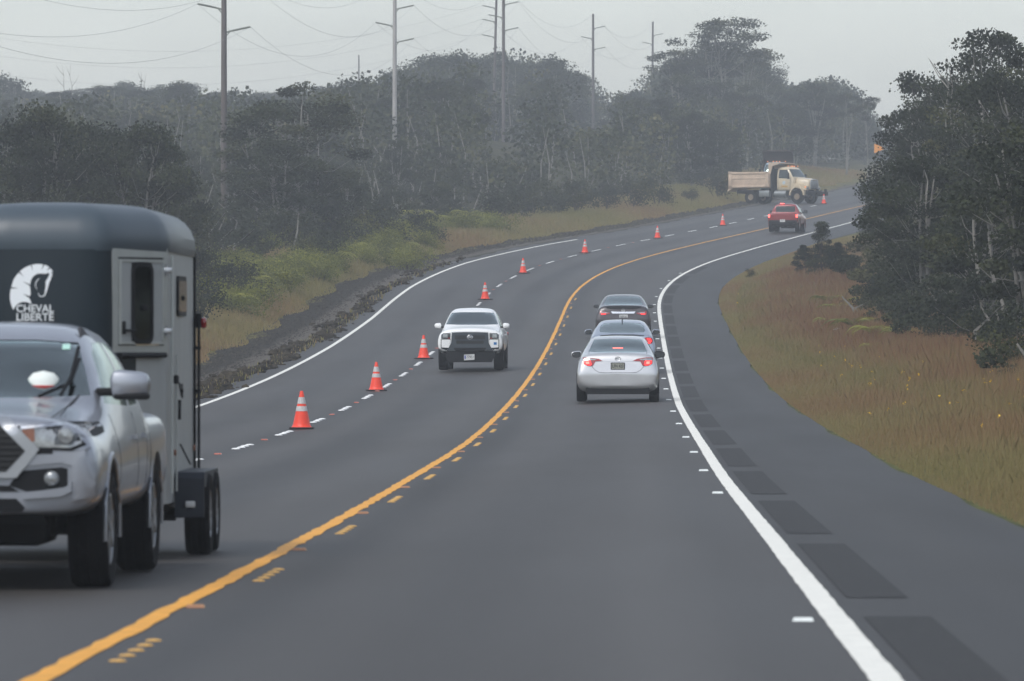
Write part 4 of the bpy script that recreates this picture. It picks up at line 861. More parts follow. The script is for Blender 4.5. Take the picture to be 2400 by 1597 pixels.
# the horse inside, seen through the corner window
def skin_mesh(name, J, E, rad, m_, parent, lv=2):
    me = bpy.data.meshes.new(name); me.from_pydata(J, E, []); o = bpy.data.objects.new(name, me); col.objects.link(o)
    o.modifiers.new("s", 'SKIN'); 
    for v, r_ in zip(me.skin_vertices[0].data, rad): v.radius = (r_, r_) if not isinstance(r_, tuple) else r_
    me.skin_vertices[0].data[0].use_root = True
    md = o.modifiers.new("u", 'SUBSURF'); md.levels = lv; r = evaluated(o); bpy.data.objects.remove(o); r.name = name
    return link_mesh(name, r, m_, parent)
J = [(0, 0, 1.25), (0, .45, 1.27), (0, .8, 1.38), (0, 1.0, 1.65), (0, 1.12, 1.86), (0, 1.28, 1.78), (0, 1.42, 1.60), (0, 1.50, 1.50), (0, -.5, 1.28), (0, -.85, 1.25), (0, -1.0, 1.05), (0, -1.02, .75),
     (.14, .5, 1.02), (.14, .5, .80), (.14, .47, .52), (-.14, .5, 1.02), (-.14, .5, .80), (-.14, .47, .52), (.15, -.75, 1.0), (.15, -.85, .80), (.15, -.78, .52), (-.15, -.75, 1.0), (-.15, -.85, .80), (-.15, -.78, .52), (.06, 1.10, 1.98), (-.06, 1.10, 1.98)]
E_ = [(0, 1), (1, 2), (2, 3), (3, 4), (4, 5), (5, 6), (6, 7), (0, 8), (8, 9), (9, 10), (10, 11), (1, 12), (12, 13), (13, 14), (1, 15), (15, 16), (16, 17), (8, 18), (18, 19), (19, 20), (8, 21), (21, 22), (22, 23), (4, 24), (4, 25)]
rd = [.30, .28, .20, .14, .12, .10, .075, .06, .28, .2, .05, .03, .10, .06, .05, .10, .06, .05, .13, .07, .05, .13, .07, .05, .02, .02]
Mt2 = Matrix.Translation(tp) @ Matrix.Rotation(math.pi-.016, 4, 'Z'); hl = Mt2 @ Vector((-.30, -.15, .05))
horse = skin_mesh("horse", J, E_, rd, mat("bay_horse_coat", (.20, .085, .035), .7, 0, .1, 4), None, 1); horse.location = hl; horse.rotation_euler = (0, 0, math.pi-.016)
tag(horse, "brown horse standing inside the horse trailer behind the corner window", "horse")

# ---------------------------------------------------------------- white oncoming pickup
Yw = 182.0; loc, _ = at_px(1110, Yw+2.7)
tr2, bv = pickup("pickup_truck", loc, math.pi-heading(Yw)-.012, "white oncoming pickup with dark grille and blue bumper sticker, beside the cones", M_white_p, tyre=.385, H=.965, flare=False, W=.97)
PF = lambda n, poly, m_, off=.004, th=.012, par=None, **k: panel(n, par or tr2, bv, poly, 'front', m_, off=off, th=th, **k)
PF("centre_bumper", [(-.50, 1.045), (-.2, 1.055), (.2, 1.055), (.50, 1.045), (.52, .75), (.60, .60), (.69, .46), (-.69, .46), (-.60, .60), (-.52, .75)], M_gry, .03, .05)
g_ = PF("upper_grille", rrect(-.42, .855, .42, .965, .02), M_mesh, .036, .01); PF("lower_grille", rrect(-.385, .735, .385, .82, .02), M_mesh, .036, .01)
q = MB()
for i in range(-8, 9):
    for z in (.885, .925): q.box((i*.05+(.025 if z > .9 else 0), 0, z), (.012, .008, .035))
go = q.build("honeycomb", M_gry, g_); go.location.y = 2.755
e_ = MB(); e_.tube([(.075*math.cos(R(a)), 0, .055*math.sin(R(a))) for a in range(0, 361, 20)], .009, 5); e_.box((0, 0, 0), (.17, .014, .03), b=.005); eo = e_.build("emblem", M_chr, tr2); eo.location = (0, 2.775, .915)
PF("lower_opening", [(-.45, .62), (.45, .62), (.40, .50), (-.40, .50)], M_blk, .034, .01)
for s in (1, -1):
    mm = (lambda P: P) if s == 1 else mir
    h = PF("headlight", mm([(.54, 1.025), (.74, 1.025), (.80, .98), (.80, .87), (.55, .865)]), M_lensd, .012, .02)
    PF("headlight_bowl", mm([(.62, 1.0), (.74, 1.0), (.75, .90), (.62, .89)]), M_lens, .018, .01, h); PF("turn_signal", mm([(.56, .90), (.61, .90), (.62, .875), (.56, .872)]), M_redl, .018, .01, h)
    PF("bumper_surround", mm([(.53, .865), (.81, .855), (.81, .56), (.62, .52), (.56, .70)]), M_blk, .006)
    PF("bumper_panel", mm([(.54, .85), (.79, .845), (.79, .63), (.59, .62), (.545, .74)]), M_white_p, .03, .04)
    PF("bumper_corner", mm([(.60, .585), (.66, .555), (.80, .60), (.84, .75), (.845, .52), (.80, .48), (.66, .445)]), M_white_p, .025, .04)
    mirror(tr2, -s*.955, 1.15, 1.235, .20, .15, M_white_p)
pl = PF("license_plate", [(-.165, .43), (.125, .445), (.125, .29), (-.165, .275)], M_plate, .05, .02, deep=2.72)
text_mesh("plate_text", "77951", .11, M_ink, pl, (-.005, 2.774, .362), 'front', .001, 0, .19); PF("plate_seal", [(-.15, .41), (-.115, .41), (-.115, .31), (-.15, .31)], mat("plate_blue", (.05, .08, .35), .5), .053, .004, pl, deep=2.72)
st = PF("bumper_sticker", [(.66, .775), (.74, .775), (.74, .705), (.66, .705)], mat("blue_sticker", (.01, .16, .42), .5), .034, .004)
PF("bumper_valance", [(-.62, .54), (.62, .54), (.70, .42), (.60, .22), (-.60, .22), (-.70, .42)], M_blk, .01, .08, deep=2.73)

# ---------------------------------------------------------------- red pickup farther up the road
Yr = 396.5; x_ = (1835-1200)*(Yr)/FPX; hd = heading(Yr)
lc = (x_+2.6*math.sin(hd), Yr+2.6, gz(x_+2.6*math.sin(hd), Yr+2.6))
tr3, bv = pickup("pickup_truck", lc, -hd, "dark red pickup seen from behind, beside the dump truck on the far bend", M_red, tyre=.40, H=.97, flare=True)
PB = lambda n, poly, m_, off=.004, th=.012, par=None, **k: panel(n, par or tr3, bv, poly, 'rear', m_, off=off, th=th, **k)
for s in (1, -1):
    PB("brake_lamp", [(s*.885, 1.04), (s*.79, 1.04), (s*.79, .86), (s*.885, .86)], M_lit2, .03, .02)
q = MB(); q.box((0, -2.76, .60), (1.7, .16, .20), b=.04); q.box((0, -2.83, .50), (.2, .1, .08), b=.02); bp_ = q.build("rear_bumper", M_blk, tr3)
q = MB(); q.box((0, -2.85, .66), (.31, .012, .15)); lp = q.build("license_plate", M_plate, tr3); text_mesh("plate_text", "WDL 4", .09, M_ink, lp, (0, -2.858, .66), 'rear', .001, 0, .2)
q = MB(); q.box((-.2, -.93, 1.735), (.26, .05, .04), b=.01); q.build("high_brake_light", M_lit2, tr3)
for s in (1, -1): mirror(tr3, s*1.03, 1.1, 1.28, .24, .2, M_blk)

# ---------------------------------------------------------------- dump trucks
M_tan = paint("tan_paint", (.56, .47, .33), 0, .55, .08); M_tanbed = mat("dusty_tan_bed", (.52, .40, .30), .75, 0, .18, 1.6); M_brown = mat("rusty_brown_bed", (.05, .032, .028), .8, 0, .35, 1.2)
M_paleb = paint("pale_blue_paint", (.30, .42, .50), 0, .5); M_tank = mat("brushed_tank", (.30, .32, .32), .4, .6, .1, 4)
def dump_truck(loc, rz, label, mc, mbed, plow, bedz=1.25, bedtop=2.42, shield=3.1, rx=0):
    t = empty("dump_truck", loc, rz, rx, label=label, cat="dump truck")
    q = MB(); q.box((.4, .3, .95), (.10, 6.3, .26), b=.01); q.box((-.4, .3, .95), (.10, 6.3, .26), b=.01); q.tube([(-.95, -1.2, .52), (.95, -1.2, .52)], .08, 8); q.lathe([(.001, -.2), (.2, -.1), (.22, 0), (.2, .1), (.001, .2)], 14, 'y', (0, -1.2, .52)); q.tube([(-.9, 2.75, .52), (.9, 2.75, .52)], .06, 8); q.box((0, 1.2, .75), (.9, 1.6, .4), b=.05); q.build("chassis", M_blk, t)
    h = 1.2; b = MB()
    # bed: side walls, floor, head board, tailgate, ribs
    for s in (-1, 1):
        b.box((s*1.16, -1.35, (bedz+bedtop)/2), (.08, 3.5, bedtop-bedz), b=.015)
        b.box((s*1.20, -1.35, bedtop-.08), (.10, 3.55, .16), b=.02); b.box((s*1.20, -1.35, bedz+.08), (.10, 3.5, .16), b=.02); b.box((s*1.19, -1.3, (bedz+bedtop)/2+.10), (.07, 3.0, .09), b=.02)
        for y in (-2.95, .25): b.box((s*1.20, y, (bedz+bedtop)/2), (.10, .28, bedtop-bedz), b=.02)
    b.box((0, -1.35, bedz+.04), (2.3, 3.5, .1)); b.box((0, .40, (bedz+shield)/2-.05), (2.36, .10, shield-bedz-.1), b=.02)
    b.prism([(-3.3, bedz-.28), (-3.1, bedz+.10), (-2.6, bedz+.10), (-2.7, bedz-.02)], 'x', -1.15, 1.15)
    bed = b.build("dump_bed", mbed, t)
    b = MB(); b.box((0, .82, shield-.04), (2.36, .95, .08), b=.02)
    for s in (-1, 1): b.prism([(.38, shield), (.38, bedtop-.2), (.52, bedtop-.2), (.72, shield-.25), (1.25, shield-.12), (1.25, shield)], 'x', s*1.16-.03, s*1.16+.03)
    b.build("cab_shield", mbed, bed)
    g = MB(); g.box((0, -3.13, (bedz+bedtop)/2+.03), (2.36, .09, bedtop-bedz+.06), b=.02)
    for x in (-.75, 0, .75): g.box((x, -3.19, (bedz+bedtop)/2), (.14, .06, bedtop-bedz-.1), b=.01)
    g.build("tailgate", mbed, bed)
    # cab
    S = [(.95, 1.0, .95, 1.1, 1.02, 1.4, 1.05, 1.9, 1.05, 2.66, .92, 2.74), (1.05, .95, .97, 1.1, 1.05, 1.4, 1.08, 1.9, 1.07, 2.72, .94, 2.80), (1.7, .95, .97, 1.1, 1.05, 1.4, 1.08, 1.9, 1.07, 2.74, .93, 2.84), (2.0, .95, .97, 1.1, 1.05, 1.4, 1.06, 1.88, 1.04, 2.66, .92, 2.76), (2.35, .95, .95, 1.1, 1.0, 1.4, 1.0, 1.84, .98, 2.15, .90, 2.2), (2.5, 1.0, .9, 1.1, .93, 1.4, .95, 1.75, .95, 1.9, .88, 1.95)]
    ws = [(-.84, 2.60), (.84, 2.60), (.92, 2.02), (-.92, 2.02)]; sw_ = [(1.18, 1.92), (1.18, 2.56), (1.85, 2.56), (2.02, 2.3), (2.12, 1.86), (1.75, 1.90)]
    cav = hull_pts([(1.1, 1.2), (1.1, 2.6), (1.8, 2.64), (2.15, 2.1), (2.2, 1.2)], [.98, .88, .86, .88, .92])
    cb, bv = car_body(t, S, mc, [('y', ws, 1.6, 5), ('x', sw_, -2, 2)], cav, [], name="cab")
    panel("windshield", t, bv, ws, 'front', G_car, off=-.002, th=.006)
    for ax in ('left', 'right'):
        gg = (lambda P: [(-a, z) for a, z in P][::-1]) if ax == 'left' else (lambda P: P)
        panel("side_window", t, bv, gg(sw_), ax, G_dark, off=-.002, th=.006)
        d = panel("door_emblem", t, bv, gg([(1.42, 1.36), (1.42, 1.24), (1.95, 1.24), (1.95, 1.36)]), ax, mat("ochre_decal", (.50, .30, .06), .6), off=.006)
        panel("door_seal_mark", d, bv, gg(ell(1.65, 1.58, .13, .13, 12)), ax, mat("blue_white_decal", (.45, .55, .62), .6), off=.006)
        seam(t, bv, gg([(1.14, 2.6), (1.14, 1.05)]), ax, .02); seam(t, bv, gg([(2.18, 1.85), (2.15, 1.05)]), ax, .02)
    Sh = [(2.35, 1.05, .80, 1.15, .86, 1.4, .88, 1.75, .86, 1.92, .74, 2.0), (2.8, 1.05, .78, 1.15, .84, 1.4, .86, 1.7, .84, 1.90, .70, 1.97), (3.3, 1.05, .70, 1.15, .76, 1.4, .78, 1.66, .76, 1.84, .62, 1.92), (3.58, 1.02, .62, 1.1, .66, 1.4, .68, 1.6, .66, 1.78, .56, 1.86), (3.66, 1.05, .56, 1.12, .60, 1.4, .62, 1.58, .60, 1.72, .50, 1.78)]
    hm = loft(Sh); hb = bvh_of(hm); ho = link_mesh("hood", hm, mc, t)
    g = panel("grille", t, hb, [(-.46, 1.74), (.46, 1.74), (.54, 1.5), (.52, 1.08), (-.52, 1.08), (-.54, 1.5)], 'front', M_blk, off=.02, th=.03)
    q = MB()
    for i in range(-5, 6): q.box((i*.09, 3.72, 1.42), (.03, .03, .58), b=.008)
    q.tube([(-.54, 3.69, 1.08), (-.56, 3.68, 1.5), (-.48, 3.68, 1.77), (0, 3.70, 1.82), (.48, 3.68, 1.77), (.56, 3.68, 1.5), (.54, 3.69, 1.08)], .03, 6); q.build("grille_bars", M_matchr, g)
    for s in (-1, 1):
        f = MB(); prof = []   # arched fender
        for a in range(0, 181, 15): prof.append((2.80+.66*math.cos(R(a)), .62+.72*math.sin(R(a))))
        o2 = [(2.80+.55*math.cos(R(a)), .62+.58*math.sin(R(a))) for a in range(180, -1, -15)]
        f.prism(prof+o2, 'x', s*.70, s*1.16); f.prism([(2.85, 1.1), (3.55, 1.0), (3.60, 1.30), (3.1, 1.46), (2.5, 1.55), (2.4, 1.25)], 'x', s*.62, s*1.02); f.build("fender", mc, t)
        q = MB(); q.box((s*.84, 3.57, 1.14), (.28, .10, .16), b=.03); hl_ = q.build("headlight", M_lens, t); q = MB(); q.box((s*1.0, 3.50, 1.24), (.12, .12, .09), b=.02); q.build("turn_signal", mat("lit_amber", (.7, .25, .05), .3, emit=(1, .3, .06), estr=.5), hl_)
        wheel(t, (s*.98, 2.80, .52), .52, .30, M_rub, mat("tan_rim", (.30, .24, .17), .7), s, 8, .44)
        for dx in (.80, 1.10) if s > 0 else (.80, 1.10): wheel(t, (s*dx-.03*s, -1.2, .52), .52, .26, M_rub, mat("tan_rim"), s if dx > 1 else -s, 8, .44, deep=.10)
        q = MB(); q.box((s*.98, 1.35, .72), (.30, 1.0, .42), b=.05) if s < 0 else q.lathe([(.26, -.5), (.26, .5)], 18, 'y', (s*.92, 1.35, .75), caps=True); q.box((s*1.02, 1.6, .42), (.3, 1.0, .05)); q.build("fuel_tank" if s > 0 else "battery_box", M_tank, t)
        q = MB(); q.box((s*1.02, -.05, .78), (.3, .9, .45), b=.04); q.build("tool_box", M_tank, t)
        q = MB(); q.tube([(s*1.0, 2.05, 1.95), (s*1.22, 2.15, 2.0)], .02, 6); q.box((s*1.28, 2.15, 2.05), (.20, .10, .42), b=.03); q.build("mirror", M_blk, t)
    q = MB(); q.box((0, 3.65, .80), (2.2, .22, .30), b=.05); q.build("front_bumper", M_blk, t)
    q = MB(); q.tube([(1.02, .62, .9), (1.02, .62, 3.0)], .07, 10); q.tube([(1.02, .62, 3.0), (1.05, .50, 3.12)], .06, 10); q.box((.95, .62, 1.9), (.22, .20, 1.7), b=.06); q.build("exhaust_stack", M_blk, t)
    q = MB(); q.box((0, .60, 1.9), (2.0, .3, 1.5), b=.05); q.build("bulkhead", M_blk, t)
    for i, x in enumerate((-.7, -.25, .0, .25, .7)):
        q = MB(); q.lathe([(.045, 0), (.045, .05), (.03, .08), (.001, .09)], 10, 'z', (x, 1.8, 2.80)); q.build("roof_lamp", mat("orange_lamp", (.6, .2, .05), .3, emit=(1, .35, .1), estr=.4), t)
    if plow:
        q = MB(); q.box((0, 4.0, .62), (1.3, .5, .12), b=.02); q.box((0, 4.28, .75), (1.9, .10, .30), b=.02)
        for s in (-1, 1): q.tube([(s*.5, 3.7, .6), (s*.45, 4.5, .68)], .06, 6); q.box((s*.6, 4.3, .9), (.1, .2, .4), b=.02); q.tube([(s*.7, 4.3, .8), (s*.3, 4.55, 1.0)], .035, 6)
        q.build("plow_hitch", M_blk, t)
    return t
yw = R(33)   # front end swung towards the camera
rp = (18.35, 495.9); d_ = Vector((math.cos(yw), -math.sin(yw)))
cpt = (rp[0]+d_.x*1.2+.3, rp[1]+d_.y*1.2+.9)
zr_, zf_ = gz(*rp)+.0, gz(rp[0]+d_.x*4, rp[1]+d_.y*4)
tz = zpix(479, rp[1]-.5)
dt = dump_truck((cpt[0], cpt[1], 0), -math.pi/2-yw, "tan dump truck with black plow hitch, turned across the left shoulder", M_tan, M_tanbed, True)
dt.location.z = max(gz(cpt[0], cpt[1])-.05, tz-.0)
c2 = at(1825, 522); dt2 = dump_truck(c2, math.pi-heading(520), "dump truck with dark rusty bed and pale blue cab, behind the tan dump truck", M_paleb, M_brown, False, 1.9, 2.6, 3.75)

# ---------------------------------------------------------------- traffic cones
M_or = mat("orange_cone_plastic", (.85, .055, .02), .45, 0, .05, 12); M_orw = mat("reflective_collar", (.50, .49, .48), .5, 0, .12, 14); M_base = mat("black_rubber_base", (.02, .02, .022), .8)
cone0 = empty("traffic_cone", (0, 0, 0), cat="traffic cone", group="orange cones along the lane line")
def cr_(z): return .175+(.030-.175)*min(1, (z-.03)/.68)
q = MB(); q.box((0, 0, .018), (.46, .46, .036), b=.012); q.build("base", M_base, cone0)
q = MB(); q.lathe([(.195, .036), (.178, .05)]+[(cr_(z), z) for z in (.1, .2, .3, .36, .5, .6, .70)]+[(.026, .715), (.001, .716)], 24); q.build("body", M_or, cone0)
for z0, z1 in ((.335, .43), (.475, .60)):
    q = MB(); q.lathe([(cr_(z0)-.001, z0), (cr_(z0)+.004, z0+.001), (cr_(z1)+.004, z1-.001), (cr_(z1)-.001, z1)], 24); q.build("collar", M_orw, cone0)
def copy_tree(o, parent=None):
    c = o.copy(); col.objects.link(c); c.parent = parent
    for ch in list(o.children): copy_tree(ch, c)
    return c
CP = [(707, 1006), (882, 917), (993, 842), (1137, 703), (1226, 641), (1371, 593.5), (1541, 559), (1694, 528.5), (1931, 478), (2025, 457)]
CY_ = [127, 164, 197, 270, 306, 342, 378.5, 415, 487, 522]
CL = ["nearest orange cone, beside the horse trailer", "second nearest orange cone, left of the lane dashes", "orange cone just left of the white pickup", "orange cone just beyond the white pickup's roof", "orange cone at the start of the bend, fifth from the near end", "orange cone where the left edge line fades, sixth from the near end", "orange cone in the far bend, seventh from the near end", "orange cone left of the red pickup", "orange cone right of the dump truck's plow hitch", "farthest orange cone, half hidden by the dark roadside tree"]
for i, ((px, py), yy) in enumerate(zip(CP, CY_)):
    # stands on the road beside the dashes, at the depth where the paving meets this sight line
    best = min(np.arange(yy-14, yy+14, .5), key=lambda Y: abs(gz((px-1200)*Y/FPX, Y)-zpix(py, Y)))
    c = cone0 if i == 0 else copy_tree(cone0); x = (px-1200)*best/FPX; c.location = (x, best, gz(x, best)+.003); c.rotation_euler = (0, 0, .2*i); c['label'] = CL[i]

# ---------------------------------------------------------------- power poles and wires
M_pole = mat("weathered_pole", (.11, .095, .09), .9, 0, .25, 3, bump=.4, bscale=14, stretch=(1, 1, .15)); M_pole_lit = mat("lit_grey_pole", (.36, .345, .33), .9, 0, .2, 3, stretch=(1, 1, .15)); M_arm = mat("galvanised_arm", (.20, .22, .19), .6, .2); M_wire = mat("wire", (.22, .23, .25), .6)  # light falling on the second pole is put into its paler grey
def pole(px, Y, topy, r, arms, label, m, lean=0.0, arm_len=1.25):
    x, y, z = at(px, Y); e = empty("utility_pole", (x, y, z), label=label, cat="utility pole", group="utility poles left of the road"); s = FPX/Y; H = zpix(topy, Y)-z
    q = MB(); q.tube([(0, 0, -.5), (lean*.5, 0, H*.5), (lean, 0, H)], [r*1.12, r, r*.82], 12); q.build("pole", m, e); tips = []
    for ay, sd in arms:
        h = zpix(ay, Y)-z; x0 = lean*h/H+sd*r*.8; q = MB(); q.tube([(x0, 0, h), (x0+sd*.18, 0, h+.05), (x0+sd*arm_len, 0, h+.28)], [.05, .045, .05], 8)
        for k in range(8): q.lathe([(.045, 0), (.075, .02), (.045, .04)], 8, 'x', (x0+sd*(.35+.1*k), 0, h+.09+.022*k))
        q.tube([(x0-sd*.02, 0, h-.22), (x0+sd*.18, 0, h+.03)], .03, 6); q.build("crossarm", M_arm, e); tips.append(Vector((x+x0+sd*arm_len, y, z+h+.28)))
    tips.append(Vector((x+lean, y, z+H))); return tips, e
PL = [(-560, 210, -420, [(-240, 1), (-155, -1), (-75, 1)], None), (525, 341, -105, [(-31, 1), (22, -1), (75.8, 1)], "dark utility pole rising behind the left roadside trees, the nearest one"), (925, 473, -60, [(22, 1), (62, -1), (100, 1)], "pale lit utility pole with three short arms, second nearest"),
      (1180, 608, -45, [(11.6, 1), (41.9, -1), (72.2, 1)], "dark utility pole in front of the wooded hill, just right of the leaning pole"), (1390, 748, 33, [(67.4, 1), (91.8, -1), (116.8, 1)], "utility pole whose top shows above the dip between two tree hills"), (1528, 870, 51, [(84, 1), (104, -1), (125, 1)], "farthest utility pole, just left of the tallest far trees")]
T = []
for px, Y, ty_, arms, lab in PL:
    if lab is None:
        x, y, z = at(px, Y); T.append([Vector((x+sd*1.5, y, zpix(ay, Y)+.28)) for ay, sd in arms]+[Vector((x, y, zpix(ty_, Y)))])
        continue
    tp_, _ = pole(px, Y, ty_, .155, arms, lab, M_pole_lit if px == 925 else M_pole, lean=.12 if px == 1528 else 0.0); T.append(tp_)
T2 = []
for px, Y, ty_, arms, lab, ln in ((-300, 560, -120, [(30, -1), (75, 1), (120, -1)], None, 0), (1154, 650, -50, [(20, -1), (52, -1), (88, -1)], "leaning dark utility pole of the farther line, just left of the hill pole", .45), (841, 980, 129, [], "short distant pole top poking above the trees left of the pale pole", 0)):
    if lab is None: x, y, z = at(px, Y); T2.append([Vector((x, y, zpix(ay, Y))) for ay, sd in arms]); continue
    tp_, _ = pole(px, Y, ty_, .13, arms, lab, M_pole, lean=ln); T2.append(tp_)
def wires(pairs, label, sag=1.6, r=.008):
    q = MB()
    for a, b in pairs:
        L = (b-a).length; n = 26; sg = sag*L/133
        q.tube([a.lerp(b, i/n)-Vector((0, 0, 4*sg*(i/n)*(1-i/n))) for i in range(n+1)], r, 4)
    o = q.build("power_lines", M_wire); tag(o, label, "power line", "power lines of the pole line")
names = ["wires reaching the nearest utility pole from beyond the left edge of the picture", "wires sagging between the nearest dark pole and the pale lit pole", "wires between the pale lit pole and the pole before the wooded hill", "wires between the hill pole and the pole above the dip", "wires between the pole above the dip and the farthest pole"]
for i in range(5): wires(list(zip(T[i], T[i+1])), names[i], sag=2.6, r=.0065+.001*i)
wires(list(zip(T2[0], T2[1][:3])), "thin faint wires of the farther line ending at the leaning pole", sag=5.0, r=.007)

# ---------------------------------------------------------------- pennant sign, litter
x, y, z = at(2062, 590); zt = zpix(338, 590); e = empty("pennant_sign", (x, y, z), label="orange-yellow triangular pennant sign beside the dark tree at the far bend", cat="road sign")
q = MB(); q.box((-.2, .03, (zt-z)/2+.3), (.07, .05, zt-z+.2)); q.build("post", M_pole, e)
h0 = zt-z; q = MB(); q.prism([(-.50, h0), (-.50, h0-.80), (-.46, h0-.82), (.42, h0-.43), (.44, h0-.39), (.42, h0-.35), (-.46, h0+.02)], 'y', -.02, .0); q.build("panel", mat("orange_yellow_sheeting", (.80, .30, .03), .5), e)
M_lit = mat("white_litter", (.8, .8, .8), .6)
for px, py, lab, sz in ((1812, 700, "crumpled white plastic bag on the grass bank near the bend", .22), (1957, 797, "small white scrap on the red grass, left one of the pair", .035), (1967, 795, "small white scrap on the red grass, right one of the pair", .045)):
    hit = ground_hit(px, py, 60, 420)
    if hit:
        q = MB(); bm = bmesh.new(); bmesh.ops.create_icosphere(bm, subdivisions=2, radius=1)
        for v in bm.verts: v.co *= 1+random.uniform(-.35, .35)
        bm.verts.index_update(); q.add([(v.co.x*sz*1.5, v.co.y*sz, v.co.z*sz*.5) for v in bm.verts], [[v.index for v in f.verts] for f in bm.faces]); bm.free()
        o = q.build("litter", M_lit, smooth=False); o.location = (hit[0], hit[1], hit[2]+(.32 if py > 750 else .14)); tag(o, lab, "litter")

# ---------------------------------------------------------------- foliage
def leaf_mat(name, ramp, rough=.75, trans=.25):
    m = bpy.data.materials.new(name); m.use_nodes = True; t = m.node_tree; b = t.nodes['Principled BSDF']; L = t.links.new
    a = t.nodes.new("ShaderNodeAttribute"); a.attribute_name = "tint"; cr = t.nodes.new("ShaderNodeValToRGB"); el = cr.color_ramp.elements
    el[0].position = ramp[0][0]; el[0].color = (*ramp[0][1], 1); el[1].position = ramp[-1][0]; el[1].color = (*ramp[-1][1], 1)
    for p, c in ramp[1:-1]: q = el.new(p); q.color = (*c, 1)
    oi = t.nodes.new("ShaderNodeObjectInfo"); mr_ = t.nodes.new("ShaderNodeMapRange"); mr_.inputs[3].default_value = -.14; mr_.inputs[4].default_value = .14; L(oi.outputs['Random'], mr_.inputs[0])
    ad = t.nodes.new("ShaderNodeMath"); ad.operation = 'ADD'; L(a.outputs['Fac'], ad.inputs[0]); L(mr_.outputs[0], ad.inputs[1]); L(ad.outputs[0], cr.inputs[0])
    L(cr.outputs[0], b.inputs['Base Color']); b.inputs['Roughness'].default_value = rough; b.inputs['Specular IOR Level'].default_value = .25
    tr = t.nodes.new("ShaderNodeBsdfTranslucent"); L(cr.outputs[0], tr.inputs[0]); ms = t.nodes.new("ShaderNodeMixShader"); ms.inputs[0].default_value = trans
    o = [n for n in t.nodes if n.type == 'OUTPUT_MATERIAL'][0]; L(b.outputs[0], ms.inputs[1]); L(tr.outputs[0], ms.inputs[2]); L(ms.outputs[0], o.inputs[0]); return m
M_leaf = leaf_mat("ohia_leaf", [(0, (.014, .019, .011)), (.3, (.032, .041, .020)), (.55, (.064, .072, .030)), (.78, (.135, .128, .058)), (1, (.24, .21, .12))])
M_bark = mat("pale_bark", (.20, .19, .17), .9, 0, .3, 5); M_barkd = mat("brown_bark", (.06, .05, .04), .9, 0, .3, 5)
M_fern = leaf_mat("fern_leaf", [(0, (.055, .066, .022)), (.5, (.17, .182, .045)), (1, (.38, .37, .075))], trans=.35)
M_shrub = leaf_mat("shrub_leaf", [(0, (.018, .024, .016)), (.45, (.036, .043, .022)), (.75, (.075, .080, .028)), (1, (.17, .16, .045))])
M_grass = leaf_mat("grass_blade", [(0, (.12, .125, .034)), (.3, (.23, .215, .072)), (.5, (.33, .275, .125)), (.66, (.34, .215, .115)), (.82, (.285, .155, .085)), (1, (.20, .105, .062))], trans=.5)
def quads_mesh(name, C, U, V, tint):   # one diamond leaf per row
    n = len(C); me = bpy.data.meshes.new(name); P = np.stack([C-U, C-V, C+U, C+V], 1).reshape(-1, 3).astype(np.float32)
    me.vertices.add(4*n); me.vertices.foreach_set('co', P.ravel()); me.loops.add(4*n); me.loops.foreach_set('vertex_index', np.arange(4*n, dtype=np.int32)); me.polygons.add(n); me.polygons.foreach_set('loop_start', np.arange(0, 4*n, 4, dtype=np.int32)); me.polygons.foreach_set('loop_total', np.full(n, 4, np.int32))
    me.update(calc_edges=True); a = me.attributes.new("tint", 'FLOAT', 'POINT'); a.data.foreach_set('value', np.repeat(tint.astype(np.float32), 4)); return me
def rnd_leaves(C, size, up=.3, asp=.55):
    n = len(C); N = rng.normal(size=(n, 3)); N[:, 2] += up; N /= np.linalg.norm(N, axis=1)[:, None]; A = rng.normal(size=(n, 3)); U = np.cross(N, A); U /= np.linalg.norm(U, axis=1)[:, None]; V = np.cross(N, U)
    s = (size*(.6+.8*rng.random(n)))[:, None] if np.isscalar(size) else (size*(.6+.8*rng.random(n)))[:, None]
    return U*s*.5, V*s*.5*asp*2*.9
